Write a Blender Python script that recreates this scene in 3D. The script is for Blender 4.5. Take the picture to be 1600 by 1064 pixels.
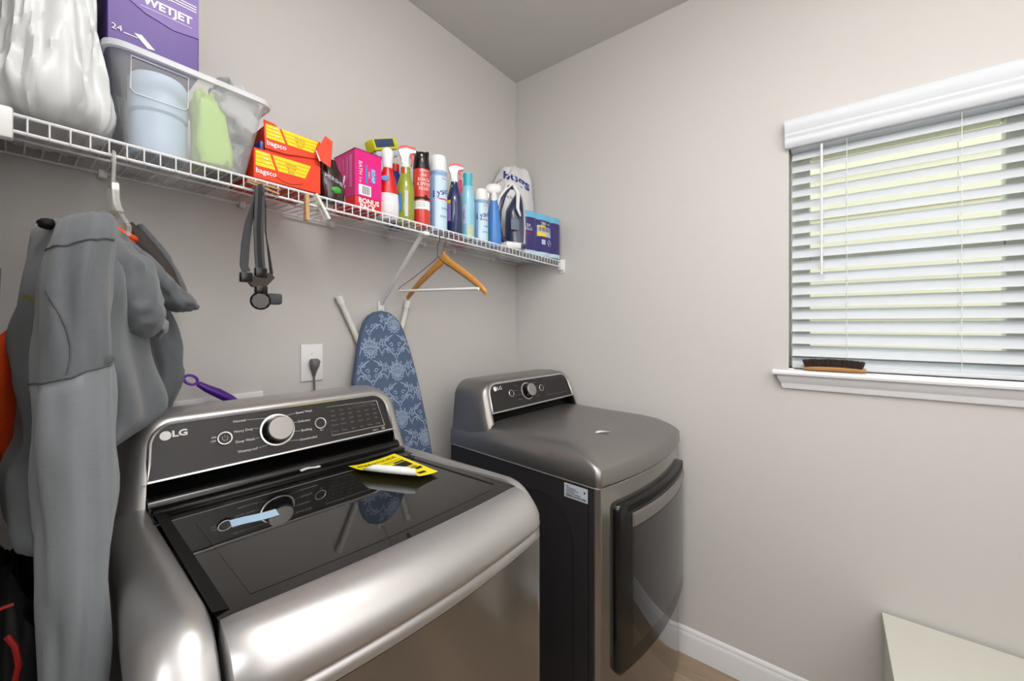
import bpy, bmesh, math, random
from math import sin, cos, pi, radians
from mathutils import Vector, Matrix, noise
for o in list(bpy.data.objects): bpy.data.objects.remove(o, do_unlink=True)
SC = bpy.context.scene
COL = SC.collection
random.seed(7)

# ------------------------------------------------------------------ camera, world, lights, exposure
cam_d = bpy.data.cameras.new('camera'); cam = bpy.data.objects.new('camera', cam_d); COL.objects.link(cam)
cam_d.sensor_width = 36.0; cam_d.lens = 36.0*622/1600; cam_d.shift_y = -25/1600; cam_d.clip_start = 0.02
cam.location = (0, 0, 1.42); cam.rotation_euler = (pi/2, 0, radians(38.5-90))
SC.camera = cam
SC.view_settings.view_transform = 'Standard'; SC.view_settings.look = 'None'
SC.view_settings.gamma = 1.0; SC.view_settings.use_curve_mapping = False
SC.view_settings.exposure = 0.14
W = bpy.data.worlds.new('overcast'); SC.world = W; W.use_nodes = True
bg = W.node_tree.nodes['Background']; bg.inputs[0].default_value = (0.80, 0.90, 1.0, 1); bg.inputs[1].default_value = 2.6
def V3(d): return Vector(d).to_track_quat('-Z', 'Y').to_euler()
def area(name, loc, rot, size, power, col, shape='DISK', sy=None):
    d = bpy.data.lights.new(name, 'AREA'); d.shape = shape; d.size = size; d.energy = power; d.color = col
    if sy: d.size_y = sy
    o = bpy.data.objects.new(name, d); COL.objects.link(o); o.location = loc; o.rotation_euler = rot
    return o
area('ceiling_lamp_light', (0.36, 0.20, 2.70), (0, 0, 0), 0.40, 7, (1.0, 0.98, 0.96))
area('added_bounce_fill', (0.55, -0.10, 1.80), V3((-0.66, -0.50, 0.60)), 0.25, 58, (0.985, 0.99, 1.0))  # added unseen fill, aimed up and back so its bounce evens the room
area('hall_fill_light', (-0.95, -0.10, 2.10), (0, radians(-65), 0), 0.8, 9, (0.985, 0.99, 1.0))  # unseen fill added in the hall, shining in through the doorway

# ------------------------------------------------------------------ materials
def lin(c): return tuple(((x/255)/12.92 if x/255 <= 0.04045 else ((x/255+0.055)/1.055)**2.4) for x in c)
MATS = {}
def mat(name, rgb, rough=0.5, metal=0.0, noise_amt=0.0, nscale=30.0, bump=0.0, bscale=200.0, spec=0.5,
        trans=0.0, ior=1.5, coat=0.0, alpha=1.0, stretch=None, sheen=0.0, sub=0.0, emit=None, rgb2=None):
    if name in MATS: return MATS[name]
    m = bpy.data.materials.new(name); m.use_nodes = True; nt = m.node_tree; b = nt.nodes['Principled BSDF']
    c = lin(rgb); b.inputs['Base Color'].default_value = (*c, 1)
    b.inputs['Roughness'].default_value = rough; b.inputs['Metallic'].default_value = metal
    b.inputs['Specular IOR Level'].default_value = spec; b.inputs['IOR'].default_value = ior
    b.inputs['Transmission Weight'].default_value = trans; b.inputs['Coat Weight'].default_value = coat
    b.inputs['Coat Roughness'].default_value = 0.04
    b.inputs['Alpha'].default_value = alpha; b.inputs['Sheen Weight'].default_value = sheen
    if emit:
        b.inputs['Emission Color'].default_value = (*lin(emit[0]), 1); b.inputs['Emission Strength'].default_value = emit[1]
    tc = nt.nodes.new('ShaderNodeTexCoord'); mp = nt.nodes.new('ShaderNodeMapping'); nt.links.new(tc.outputs['Object'], mp.inputs[0])
    if stretch: mp.inputs['Scale'].default_value = stretch
    n = nt.nodes.new('ShaderNodeTexNoise'); n.inputs['Scale'].default_value = nscale; n.inputs['Detail'].default_value = 4
    nt.links.new(mp.outputs[0], n.inputs['Vector'])
    mx = nt.nodes.new('ShaderNodeMix'); mx.data_type = 'RGBA'
    a = noise_amt if noise_amt > 0 else 0.03
    d = lin(rgb2) if rgb2 else tuple(x*(1-a) for x in c)
    mx.inputs[6].default_value = (*c, 1); mx.inputs[7].default_value = (*d, 1)
    nt.links.new(n.outputs['Fac'], mx.inputs[0]); nt.links.new(mx.outputs[2], b.inputs['Base Color'])
    if bump > 0:
        n2 = nt.nodes.new('ShaderNodeTexNoise'); n2.inputs['Scale'].default_value = bscale; n2.inputs['Detail'].default_value = 3
        nt.links.new(mp.outputs[0], n2.inputs['Vector'])
        bp = nt.nodes.new('ShaderNodeBump'); bp.inputs['Strength'].default_value = bump; bp.inputs['Distance'].default_value = 0.002
        nt.links.new(n2.outputs['Fac'], bp.inputs['Height']); nt.links.new(bp.outputs[0], b.inputs['Normal'])
    MATS[name] = m
    return m
M_wall = mat('wall_paint', (209, 206, 203), 0.62, bump=0.12, bscale=260, spec=0.3)
M_ceil = mat('ceiling_paint', (205, 202, 199), 0.8, bump=0.15, bscale=180, spec=0.2)
M_trim = mat('white_trim', (236, 237, 240), 0.38)
M_vinyl = mat('vinyl_frame', (232, 236, 224), 0.45)
M_slat = mat('slat_white', (216, 221, 226), 0.42, bump=0.05, bscale=60)
M_white = mat('white_plastic', (238, 238, 238), 0.35)
M_wire = mat('white_wire_coating', (232, 233, 236), 0.35)
M_clear = mat('clear_plastic', (226, 228, 220), 0.12, alpha=0.42, spec=0.8)
M_silver = mat('silver_plastic', (196, 194, 193), 0.36, metal=0.85, bump=0.04, bscale=900)
M_graph = mat('graphite_steel', (150, 147, 145), 0.33, metal=0.85)
M_front = mat('graphite_front', (150, 147, 144), 0.16, metal=0.92)
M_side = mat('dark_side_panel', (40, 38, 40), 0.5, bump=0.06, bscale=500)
M_panel = mat('control_panel', (38, 35, 35), 0.36, spec=0.4)
M_black = mat('black_plastic', (14, 13, 13), 0.2)
M_blackm = mat('black_matte', (11, 10, 10), 0.6, spec=0.3)
M_glass = mat('black_glass', (16, 15, 15), 0.02, spec=0.75, ior=1.55)
M_glass2 = mat('tinted_window', (24, 23, 23), 0.02, spec=0.75, ior=1.55)
M_chrome = mat('chrome_trim', (228, 227, 226), 0.3, metal=0.9)
M_knob = mat('knob_cap', (172, 168, 165), 0.48, metal=0.8)
M_print = mat('white_print', (236, 235, 234), 0.5)
M_printd = mat('grey_print', (132, 127, 127), 0.5)
M_blue_p = mat('blue_print', (70, 110, 170), 0.5)
M_fab = mat('grey_softshell', (104, 109, 114), 0.85, noise_amt=0.18, nscale=60, bump=0.35, bscale=900, sheen=0.25)
M_fab2 = mat('grey_ribbed_fabric', (136, 142, 147), 0.85, noise_amt=0.14, nscale=260, stretch=(0.2, 0.2, 3.0), bump=0.3, bscale=700, sheen=0.25)
M_fabd = mat('dark_lining', (66, 60, 57), 0.9, bump=0.4, bscale=700)
M_seam = mat('seam_thread', (88, 90, 92), 0.9)
M_gold = mat('gold_print', (140, 118, 50), 0.6)
M_orange_f = mat('orange_fabric', (255, 88, 24), 0.85, bump=0.2, bscale=800)
M_orange = mat('orange_card', (232, 62, 20), 0.5, noise_amt=0.08)
M_red_d = mat('dark_red_card', (150, 22, 14), 0.5)
M_yellow = mat('yellow_print', (255, 214, 10), 0.5)
M_wood = mat('varnished_wood', (214, 150, 70), 0.35, noise_amt=0.4, nscale=22, stretch=(6, 1, 6), coat=0.3)
M_pin = mat('raw_wood', (205, 165, 120), 0.6, noise_amt=0.3, nscale=60, stretch=(6, 6, 0.6))
M_brushw = mat('brush_wood', (200, 146, 84), 0.4, noise_amt=0.35, nscale=40, stretch=(8, 0.8, 8))
M_brist = mat('horsehair', (62, 50, 44), 0.8, noise_amt=0.6, nscale=160)
M_strap = mat('black_webbing', (40, 40, 42), 0.8, noise_amt=0.5, nscale=120, bump=0.4, bscale=900)
M_strapg = mat('grey_webbing', (74, 74, 77), 0.8, bump=0.4, bscale=900)
M_refl = mat('reflector', (190, 190, 190), 0.12, metal=1.0)
M_purple = mat('purple_card', (80, 42, 142), 0.4, noise_amt=0.12, nscale=8)
M_purpl2 = mat('purple_card_light', (108, 76, 164), 0.4)
M_purp_h = mat('purple_handle', (84, 34, 150), 0.3)
M_pink = mat('pink_card', (222, 22, 128), 0.42)
M_red = mat('red_card', (214, 30, 36), 0.42)
M_bred = mat('red_plastic', (206, 24, 30), 0.25)
M_brown = mat('brown_foil', (52, 26, 22), 0.2, noise_amt=0.5, nscale=26, spec=0.8, bump=0.5, bscale=40)
M_green = mat('green_liquid', (172, 166, 52), 0.1, noise_amt=0.5, nscale=24, coat=0.4, rgb2=(96, 140, 40))
M_canred = mat('red_can', (210, 60, 50), 0.25, coat=0.3)
M_ltblue = mat('light_blue_can', (150, 184, 222), 0.25, coat=0.4)
M_label = mat('pale_label', (214, 228, 240), 0.35, noise_amt=0.2, nscale=22, rgb2=(170, 214, 236))
M_navy = mat('navy_liquid', (36, 46, 92), 0.08, coat=0.5)
M_aqua = mat('aqua_can', (122, 200, 218), 0.25, coat=0.4, noise_amt=0.3, nscale=14, rgb2=(160, 208, 236))
M_cobalt = mat('mid_blue_bottle', (70, 132, 206), 0.3)
M_bluel = mat('blue_label', (40, 60, 150), 0.35)
M_wipes = mat('indigo_wrap', (44, 36, 122), 0.18, noise_amt=0.3, nscale=18, coat=0.5)
M_cyan = mat('cyan_band', (110, 190, 224), 0.25, coat=0.4)
M_bagw = mat('white_bag_film', (222, 225, 226), 0.4, noise_amt=0.04, bump=0.9, bscale=26, stretch=(1.6, 1.6, 0.6))
M_bagt = mat('printed_bag_film', (232, 232, 234), 0.35, noise_amt=0.06)
M_bin = mat('frosted_bin', (240, 244, 246), 0.3, alpha=0.27, spec=0.5)
M_binr = mat('frosted_bin_rim', (228, 232, 236), 0.3, alpha=0.72)
M_lime = mat('lime_cloth', (178, 214, 112), 0.9, bump=0.3, bscale=300)
M_gcloth = mat('grey_cloth', (190, 190, 192), 0.95, noise_amt=0.15, nscale=20, bump=0.4, bscale=300)
M_gcloth2 = mat('dark_grey_cloth', (160, 162, 166), 0.95, noise_amt=0.25, nscale=30, bump=0.5, bscale=200)
M_paleb = mat('pale_blue_plastic', (186, 208, 234), 0.4)
M_denim = mat('blue_cover_cloth', (98, 117, 146), 0.9, noise_amt=0.45, nscale=240, bump=0.3, bscale=900, rgb2=(70, 88, 118))
M_damask = mat('damask_print', (166, 184, 212), 0.9, bump=0.3, bscale=900)
M_leg = mat('cream_tube', (232, 230, 222), 0.4)
M_iron_n = mat('navy_iron_plastic', (44, 54, 84), 0.2, coat=0.4)
M_tape = mat('pale_blue_tape', (186, 216, 244), 0.3)
M_paper = mat('white_paper', (240, 240, 240), 0.6)
M_lemon = mat('energy_yellow', (255, 236, 0), 0.5)
M_ink = mat('black_ink', (20, 20, 22), 0.6)
M_cord = mat('grey_cord', (104, 104, 104), 0.5)
M_cream = mat('cream_board', (220, 219, 208), 0.45)
M_siding = mat('cream_siding', (196, 188, 156), 0.7)
M_grassy = mat('ground', (120, 128, 90), 0.9, noise_amt=0.4)
M_floor = mat('oak_vinyl', (176, 156, 132), 0.42, noise_amt=0.5, nscale=9, stretch=(9, 0.7, 1), rgb2=(132, 112, 92))
M_floor2 = mat('oak_vinyl_pale', (188, 168, 144), 0.42, noise_amt=0.5, nscale=8, stretch=(10, 0.6, 1), rgb2=(150, 130, 108))
M_lime_p = mat('yellow_sponge', (214, 212, 30), 0.7, bump=0.3, bscale=120)
M_scour = mat('blue_scourer', (60, 78, 110), 0.9, bump=0.6, bscale=300)
M_lamp = mat('lamp_diffuser', (255, 250, 240), 0.4, emit=((255, 246, 232), 2.0))
M_pane = mat('window_pane', (255, 255, 255), 0.0, trans=1.0, ior=1.05, spec=0.2)
M_gbag = mat('green_label', (60, 160, 60), 0.4)
M_grey_l = mat('pale_grey_label', (196, 204, 216), 0.4)
M_hook = mat('steel_wire', (160, 150, 120), 0.25, metal=1.0)
M_dark_w = mat('dark_wire', (50, 48, 46), 0.4, metal=0.6)

# ------------------------------------------------------------------ mesh builder
TXT = {}
def glyphs(s, bold=0.0):
    if (s, bold) in TXT: return TXT[(s, bold)]
    c = bpy.data.curves.new('t', 'FONT'); c.body = s; c.size = 1.0; c.resolution_u = 2; c.offset = bold
    c.align_x = 'CENTER'; c.align_y = 'CENTER'
    o = bpy.data.objects.new('t', c); me = bpy.data.meshes.new_from_object(o)
    r = ([(v.co.x, v.co.y) for v in me.vertices], [tuple(p.vertices) for p in me.polygons])
    bpy.data.objects.remove(o); bpy.data.curves.remove(c); bpy.data.meshes.remove(me)
    TXT[(s, bold)] = r
    return r
class MB:
    def __init__(s): s.v = []; s.f = []; s.m = []
    def add(s, vs, fs, mi=0):
        b = len(s.v); s.v += [Vector(p) for p in vs]; s.f += [tuple(i+b for i in f) for f in fs]; s.m += [mi]*len(fs); return s
    def bm(s, bm, mi=0):
        bm.verts.ensure_lookup_table(); bm.verts.index_update()
        return s.add([v.co.copy() for v in bm.verts], [[v.index for v in f.verts] for f in bm.faces], mi)
    def box(s, a, b, bev=0.0, seg=2, mi=0, M=None):
        bm = bmesh.new(); bmesh.ops.create_cube(bm, size=1.0)
        for v in bm.verts:
            v.co = Vector([(a[i]+b[i])/2 + v.co[i]*(b[i]-a[i]) for i in range(3)])
        if bev > 0: bmesh.ops.bevel(bm, geom=bm.edges[:], offset=bev, segments=seg, profile=0.5, affect='EDGES')
        if M: bm.transform(M)
        s.bm(bm, mi); bm.free(); return s
    def loft(s, rings, closed=True, caps=True, mi=0):
        n = len(rings[0]); vs = [p for r in rings for p in r]; fs = []
        for i in range(len(rings)-1):
            for j in range(n if closed else n-1):
                k = (j+1) % n; fs.append((i*n+j, i*n+k, (i+1)*n+k, (i+1)*n+j))
        if caps and closed: fs.append(tuple(reversed(range(n)))); fs.append(tuple(range((len(rings)-1)*n, len(rings)*n)))
        return s.add(vs, fs, mi)
    def lathe(s, prof, c=(0, 0, 0), n=20, sx=1.0, sy=1.0, M=None, mi=0, rot=0.0):
        rings = []
        for r, z in prof:
            ring = [Vector((r*sx*cos(2*pi*k/n), r*sy*sin(2*pi*k/n), z)) for k in range(n)]
            if rot: ring = [Matrix.Rotation(rot, 3, 'Z') @ p for p in ring]
            if M: ring = [M @ p for p in ring]
            rings.append([p+Vector(c) for p in ring])
        return s.loft(rings, mi=mi)
    def tube(s, pts, r, n=8, closed=False, mi=0):
        P = [Vector(p) for p in pts]; rings = []; L = len(P); up = None
        for i, p in enumerate(P):
            if closed: t = (P[(i+1) % L]-P[i-1])
            else: t = P[min(i+1, L-1)]-P[max(i-1, 0)]
            t.normalize()
            if up is None: up = t.orthogonal().normalized()
            up = (up-t*up.dot(t)); up = up.normalized() if up.length > 1e-6 else t.orthogonal().normalized()
            w = t.cross(up); rr = r[i] if isinstance(r, (list, tuple)) else r
            rings.append([p+(up*cos(2*pi*k/n)+w*sin(2*pi*k/n))*rr for k in range(n)])
        if closed: rings.append(rings[0]); return s.loft(rings, caps=False, mi=mi)
        return s.loft(rings, mi=mi)
    def ribbon(s, pts, wid, nrm, thick=0.002, mi=0):      # flat strap with thickness; nrm = vector or list of width directions
        rings = []; P = [Vector(p) for p in pts]; L = len(P)
        for i, p in enumerate(P):
            t = (P[min(i+1, L-1)]-P[max(i-1, 0)]).normalized()
            w = Vector(nrm[i] if isinstance(nrm, list) else nrm); w = (w-t*w.dot(t)).normalized(); h = t.cross(w)
            ww = wid[i] if isinstance(wid, list) else wid
            rings.append([p+w*ww/2+h*thick/2, p-w*ww/2+h*thick/2, p-w*ww/2-h*thick/2, p+w*ww/2-h*thick/2])
        return s.loft(rings, mi=mi)
    def prism(s, pts, d, mi=0, mside=None):
        n = len(pts); P = [Vector(p) for p in pts]; D = Vector(d)
        s.add(P+[p+D for p in P], [tuple(range(n)), tuple(reversed(range(n, 2*n)))], mi)
        s.add(P+[p+D for p in P], [(j, j+n, (j+1) % n+n, (j+1) % n) for j in range(n)], mi if mside is None else mside)
        return s
    def grid(s, nu, nv, fn, mi=0, thick=None):
        vs = [Vector(fn(i/(nu-1), j/(nv-1))) for i in range(nu) for j in range(nv)]
        fs = [(i*nv+j, (i+1)*nv+j, (i+1)*nv+j+1, i*nv+j+1) for i in range(nu-1) for j in range(nv-1)]
        if thick:
            D = Vector(thick); m = len(vs); vs2 = vs+[p+D for p in vs]
            f2 = fs+[tuple(reversed([k+m for k in f])) for f in fs]
            bd = [i*nv for i in range(nu)]+[(nu-1)*nv+j for j in range(1, nv)]+[i*nv+nv-1 for i in range(nu-2, -1, -1)]+[j for j in range(nv-2, 0, -1)]
            for k in range(len(bd)):
                a, b = bd[k], bd[(k+1) % len(bd)]; f2.append((b, a, a+m, b+m))
            return s.add(vs2, f2, mi)
        return s.add(vs, fs, mi)
    def blob(s, c, r, seed=0, amp=0.15, freq=3.0, n=28, m=18, power=1.0, mi=0, fz=None, rot=0.0):
        rings = []
        for i in range(m+1):
            th = pi*min(max(i/m, 0.004), 0.996); ring = []
            for k in range(n):
                ph = 2*pi*k/n
                sg = lambda x, e: math.copysign(abs(x)**e, x)
                d = Vector((sg(sin(th), power)*sg(cos(ph), power), sg(sin(th), power)*sg(sin(ph), power), sg(cos(th), power)))
                q = noise.noise(d*freq+Vector((seed*7.3, seed*3.1, seed)))
                q2 = abs(noise.noise(d*freq*2.3+Vector((seed*1.3, 5, seed))))
                p = d*(1+amp*q-amp*0.8*q2); p = Vector((p.x*r[0], p.y*r[1], p.z*r[2]))
                if fz: p = fz(p)
                if rot: p = Matrix.Rotation(rot, 3, 'Z') @ p
                ring.append(p+Vector(c))
            rings.append(ring)
        return s.loft(rings, mi=mi)
    def text(s, st, size, fn, mi=0, sx=1.0, bold=0.0):
        vs, fs = glyphs(st, bold)
        return s.add([fn(u*size*sx, v*size) for u, v in vs], fs, mi)
    def xf(s, M): s.v = [M @ p for p in s.v]; return s

BASE = {}
def apply_mesh(name, mb, mats, base, smooth):
    me = bpy.data.meshes.new(name)
    b = Vector(base); me.from_pydata([tuple(p-b) for p in mb.v], [], mb.f)
    for m in (mats if isinstance(mats, (list, tuple)) else [mats]): me.materials.append(m)
    for p, mi in zip(me.polygons, mb.m): p.material_index = mi
    bm = bmesh.new(); bm.from_mesh(me); bmesh.ops.remove_doubles(bm, verts=bm.verts, dist=1e-6)
    bmesh.ops.recalc_face_normals(bm, faces=bm.faces); bm.to_mesh(me); bm.free()
    if smooth:
        me.polygons.foreach_set('use_smooth', [True]*len(me.polygons)); me.set_sharp_from_angle(angle=radians(smooth))
    return me
def tag(o, label=None, cat=None, group=None, kind=None):
    if label: o['label'] = label
    if cat: o['category'] = cat
    if group: o['group'] = group
    if kind: o['kind'] = kind
    return o
def thing(name, label, cat, base, group=None, rotz=0.0, kind=None):
    o = bpy.data.objects.new(name, None); COL.objects.link(o); o.empty_display_size = 0.05
    R = Matrix.Rotation(rotz, 3, 'Z'); o.location = R @ Vector(base); o.rotation_euler = (0, 0, rotz)
    BASE[o.name] = tuple(base); tag(o, label, cat, group, kind)
    return o
def part(name, mb, mats, parent, smooth=40, label=None, kind=None):
    if name in ('lettering', 'display_text', 'small_print', 'small_lettering', 'barcode', 'damask_print', 'red_lettering', 'side_print', 'picture', 'symbol') and kind is None: kind = 'stuff'
    base = BASE[parent.name]; me = apply_mesh(name, mb, mats, base, smooth)
    o = bpy.data.objects.new(name, me); COL.objects.link(o); o.parent = parent; BASE[o.name] = base
    if label: o['label'] = label
    if kind: o['kind'] = kind
    return o
def single(name, mb, mats, label, cat, base, group=None, smooth=40, kind=None):
    me = apply_mesh(name, mb, mats, base, smooth); o = bpy.data.objects.new(name, me); COL.objects.link(o); o.location = base
    BASE[o.name] = tuple(base)
    return tag(o, label, cat, group, kind)
def struct(name, mb, mats, base=(0, 0, 0), smooth=30):
    return single(name, mb, mats, None, None, base, smooth=smooth, kind='structure')
def shared(name, src, parent, loc):
    o = bpy.data.objects.new(name, src.data); COL.objects.link(o); o.parent = parent; o.location = loc; BASE[o.name] = BASE[parent.name]
    return o
V = Vector

# ------------------------------------------------------------------ room shell
XL, XR, YB, YF, ZC = -0.03, 1.82, 1.42, -1.15, 2.819
WY0, WY1, WZ0, WZ1 = -0.49, 0.118, 1.254, 2.12            # window opening in the right wall
struct('wall_back', MB().box((-0.15, YB, 0), (XR+0.14, YB+0.12, ZC)), M_wall)
struct('wall_right', MB().box((XR, YF, 0), (XR+0.14, WY0, ZC)).box((XR, WY1, 0), (XR+0.14, YB, ZC))
       .box((XR, WY0, 0), (XR+0.14, WY1, WZ0)).box((XR, WY0, WZ1), (XR+0.14, WY1, ZC)), M_wall)
struct('wall_left', MB().box((XL-0.12, 0.56, 0), (XL, YB, ZC)).box((XL-0.12, YF, 0), (XL, -0.42, ZC)).box((XL-0.12, -0.42, 2.08), (XL, 0.56, ZC)), M_wall)
struct('wall_front', MB().box((-0.15, YF-0.12, 0), (XR+0.14, YF, ZC)), M_wall)
struct('ceiling', MB().box((-1.95, YF-0.12, ZC), (XR+0.14, YB+0.12, ZC+0.1)), M_ceil)
struct('wall_hall', MB().box((-1.95, YF-0.12, 0), (-1.83, YB+0.12, ZC)).box((-1.83, YF-0.12, 0), (-0.15, YF, ZC)).box((-1.83, YB, 0), (-0.15, YB+0.12, ZC)), M_wall)
fl = struct('floor', MB().box((-1.95, YF-0.12, -0.1), (XR+0.14, YB+0.12, -0.004)), M_blackm)
pk = MB().box((0.0008, 0.001, -0.006), (0.1822-0.0008, 1.218, 0.0), 0.0008, 1)
pks = []
for r in range(21):
    x0 = -1.95+r*0.1822; off = (r*0.437) % 1.219
    y = YF-0.1-off
    k = 0
    while y < YB+0.0:
        if pks == []:
            o = part('plank', MB().add(pk.v, pk.f), [M_floor], fl); pks.append(o.data)
            m2 = o.data.copy(); m2.materials[0] = M_floor2; pks.append(m2)
        else:
            o = bpy.data.objects.new('plank', pks[(r*3+k*2+(r//3)) % 2]); COL.objects.link(o); o.parent = fl
        o.location = (x0, y, 0); y += 1.219; k += 1
def baseboard(name, a, b, nrm):
    pr = [(0.0, 0.0), (0.013, 0.0), (0.013, 0.078), (0.011, 0.088), (0.008, 0.094), (0.0085, 0.1), (0.005, 0.108), (0.0, 0.114)]
    N = V(nrm); rings = [[V(p)+N*d+V((0, 0, z)) for d, z in pr] for p in (a, b)]
    struct(name, MB().loft(rings), M_trim, base=a)
baseboard('baseboard_right', (XR, YF, 0), (XR, YB, 0), (-1, 0, 0))
baseboard('baseboard_back', (XL, YB, 0), (XR, YB, 0), (0, -1, 0))
# window: vinyl frame, meeting rail, glass, sill and apron
XW = XR+0.085
wf = MB()
for a, b in (((XW, WY0, WZ0), (XW+0.05, WY0+0.062, WZ1)), ((XW, WY1-0.062, WZ0), (XW+0.05, WY1, WZ1)),
             ((XW, WY0+0.062, WZ1-0.06), (XW+0.05, WY1-0.062, WZ1)), ((XW, WY0+0.062, WZ0), (XW+0.05, WY1-0.062, WZ0+0.06))):
    wf.box(a, b, 0.003, 1)
win = struct('window_1', wf, M_vinyl, base=(XW, -0.186, WZ0))
part('sash_rail', MB().box((XW+0.01, WY0+0.062, 1.66), (XW+0.04, WY1-0.062, 1.695), 0.003, 1), M_vinyl, win)
part('pane', MB().box((XW+0.022, WY0+0.055, WZ0+0.055), (XW+0.026, WY1-0.055, WZ1-0.055)), M_pane, win)
sill_p = [(0.085, 0.0), (-0.052, 0.0), (-0.058, -0.004), (-0.060, -0.010), (-0.058, -0.017), (-0.052, -0.020), (0.0, -0.020), (0.085, -0.020)]
s = MB().loft([[V((XR+dx, yy, WZ0+dz)) for dx, dz in sill_p[1:7]] for yy in (WY1+0.046, WY0-0.046)])
s.box((XR-0.001, WY0+0.0005, WZ0-0.019), (XW+0.01, WY1-0.0005, WZ0))
struct('trim_1', s, M_trim, base=(XR, -0.186, WZ0))
ap = [(0.0, -0.020), (-0.040, -0.020), (-0.038, -0.030), (-0.026, -0.046), (-0.020, -0.052), (-0.018, -0.064), (-0.014, -0.072), (0.0, -0.074)]
struct('trim_2', MB().loft([[V((XR+dx, yy*1.0+sgn*(dx*0.6), WZ0+dz)) for dx, dz in ap] for yy, sgn in ((WY1+0.010, -1), (WY0-0.010, 1))]), M_trim, base=(XR, -0.186, WZ0))
# ceiling lamp (above and behind the frame)
t = thing('ceiling_lamp', 'round flush ceiling lamp with white rim over the room centre', 'lamp', (0.36, 0.20, ZC))
part('rim', MB().lathe([(0.0, ZC-0.03), (0.19, ZC-0.03), (0.20, ZC-0.02), (0.20, ZC-0.001), (0.0, ZC-0.001)], (0.36, 0.20, 0), 32), M_white, t)
part('diffuser', MB().lathe([(0.02, ZC-0.085), (0.09, ZC-0.078), (0.14, ZC-0.06), (0.17, ZC-0.031), (0.02, ZC-0.031)], (0.36, 0.20, 0), 32), M_lamp, t)
# neighbouring house outside the window
hs = thing('house', 'cream neighbouring house wall of lap siding seen between the blind slats', 'house', (4.3, 0.5, -0.5))
part('wall', MB().box((4.32, -5.0, -0.5), (4.6, 6.0, 5.5)), M_siding, hs)
bd = None
for r in range(34):
    for a, b in ((-5.0, 0.45+0.9*((r*0.37) % 1)), (0.4545+0.9*((r*0.37) % 1), 6.0)):
        z = -0.4+r*0.17
        part('siding_board', MB().add([(4.30, a, z), (4.30, b, z), (4.318, b, z+0.18), (4.318, a, z+0.18), (4.32, a, z), (4.32, b, z), (4.32, b, z+0.18), (4.32, a, z+0.18)],
             [(0, 1, 2, 3), (4, 7, 6, 5), (0, 4, 5, 1), (3, 2, 6, 7), (0, 3, 7, 4), (1, 5, 6, 2)]), M_siding, hs, smooth=0)
struct('ground', MB().box((1.97, -6, -0.6), (9, 8, -0.5)), M_grassy)

# ------------------------------------------------------------------ window blind
bl = thing('window_blind', 'white two inch slat window blind with moulded valance and tilt wand', 'blind', (XR+0.02, -0.186, WZ1))
BX = XR+0.030
sl_prof = []
for k in range(7):
    t_ = -1+2*k/6; sl_prof.append((t_*0.0185, t_*0.0175+0.0028*(1-t_*t_)))
ring = sl_prof+[(x-0.0012, z-0.0028) for x, z in reversed(sl_prof)]
s0 = None; NS = 18; z_top = 2.054; dz = 0.0457
for i in range(NS):
    z = z_top-i*dz
    if s0 is None:
        s0 = part('slat', MB().loft([[V((BX+x, yy, z_top+zz)) for x, zz in ring] for yy in (WY1-0.010, WY0+0.010)]), M_slat, bl)
    else: shared('slat', s0, bl, (0, 0, z-z_top))
part('bottom_rail', MB().box((BX-0.025, WY0+0.010, WZ0+0.002), (BX+0.025, WY1-0.010, WZ0+0.018), 0.004), M_slat, bl)
part('head_rail', MB().box((BX-0.026, WY0+0.006, WZ1-0.045), (BX+0.026, WY1-0.006, WZ1-0.003), 0.002, 1), M_slat, bl)
vp = [(0.0, 0.0), (-0.050, 0.0), (-0.054, -0.004), (-0.055, -0.014), (-0.052, -0.030), (-0.044, -0.044), (-0.042, -0.048), (-0.045, -0.052), (-0.044, -0.058),
      (-0.036, -0.066), (-0.036, -0.070), (-0.039, -0.074), (-0.038, -0.082), (-0.030, -0.096), (-0.026, -0.098), (-0.020, -0.096), (0.0, -0.096)]
part('valance', MB().loft([[V((XR+0.0+dx*0.75, yy, 2.174+dz_)) for dx, dz_ in vp] for yy in (0.128, WY0-0.020)]), M_slat, bl)
wx = BX-0.034
w = MB().tube([(wx, 0.020, 2.07), (wx, 0.020, 1.60)], 0.0042, 6); part('tilt_wand', w, M_white, bl)
for yy in (-0.050, -0.322):
    c = MB()
    for xx in (BX-0.0235, BX+0.0235): c.tube([(xx, yy, 2.08), (xx, yy, WZ0+0.01)], 0.0009, 5)
    part('ladder_cord', c, M_white, bl)
tg = single('blind_clip', MB().box((XR-0.046, 0.098, WZ0+0.0002), (XR-0.034, 0.116, WZ0+0.006), 0.002), M_white, 'small white plastic clip lying on the left end of the sill', 'clip', (XR-0.04, 0.107, WZ0))

# shoe brush on the sill
br = thing('shoe_brush', 'wooden shoe brush with dark bristles up, lying on the window sill', 'brush', (XR-0.03, -0.02, WZ0))
def brush_pt(u, v, z): return V((XR-0.030+v, 0.072-u*0.170, z))
rings = []
for i in range(13):
    u = i/12; wv = 0.017*(1-abs(2*u-1)**4*0.45); h = 0.004*(1-(2*u-1)**2)
    rings.append([brush_pt(u, wv*cos(a), WZ0+0.0085+0.0082*sin(a)+h*(0.0 if sin(a) < 0 else 1.0)) for a in [2*pi*k/12 for k in range(12)]])
part('handle', MB().loft(rings), M_brushw, br)
b = MB(); random.seed(3)
for i in range(30):
    for j in range(5):
        u = 0.05+0.9*(i+0.5*(j % 2))/30; v = (j-2)*0.0055
        p = brush_pt(u, v, WZ0+0.014+0.003*(1-(2*u-1)**2)); sp = (u-0.5)*-0.02+random.uniform(-.002, .002)
        top = p+V((v*0.5+random.uniform(-.001, .001), sp, 0.022+random.uniform(-.0015, .0015)+0.004*(1-(2*u-1)**2)))
        b.tube([p, (p+top)/2+V((0, sp*0.1, 0)), top], [0.0024, 0.003, 0.0028], 5)
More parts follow.
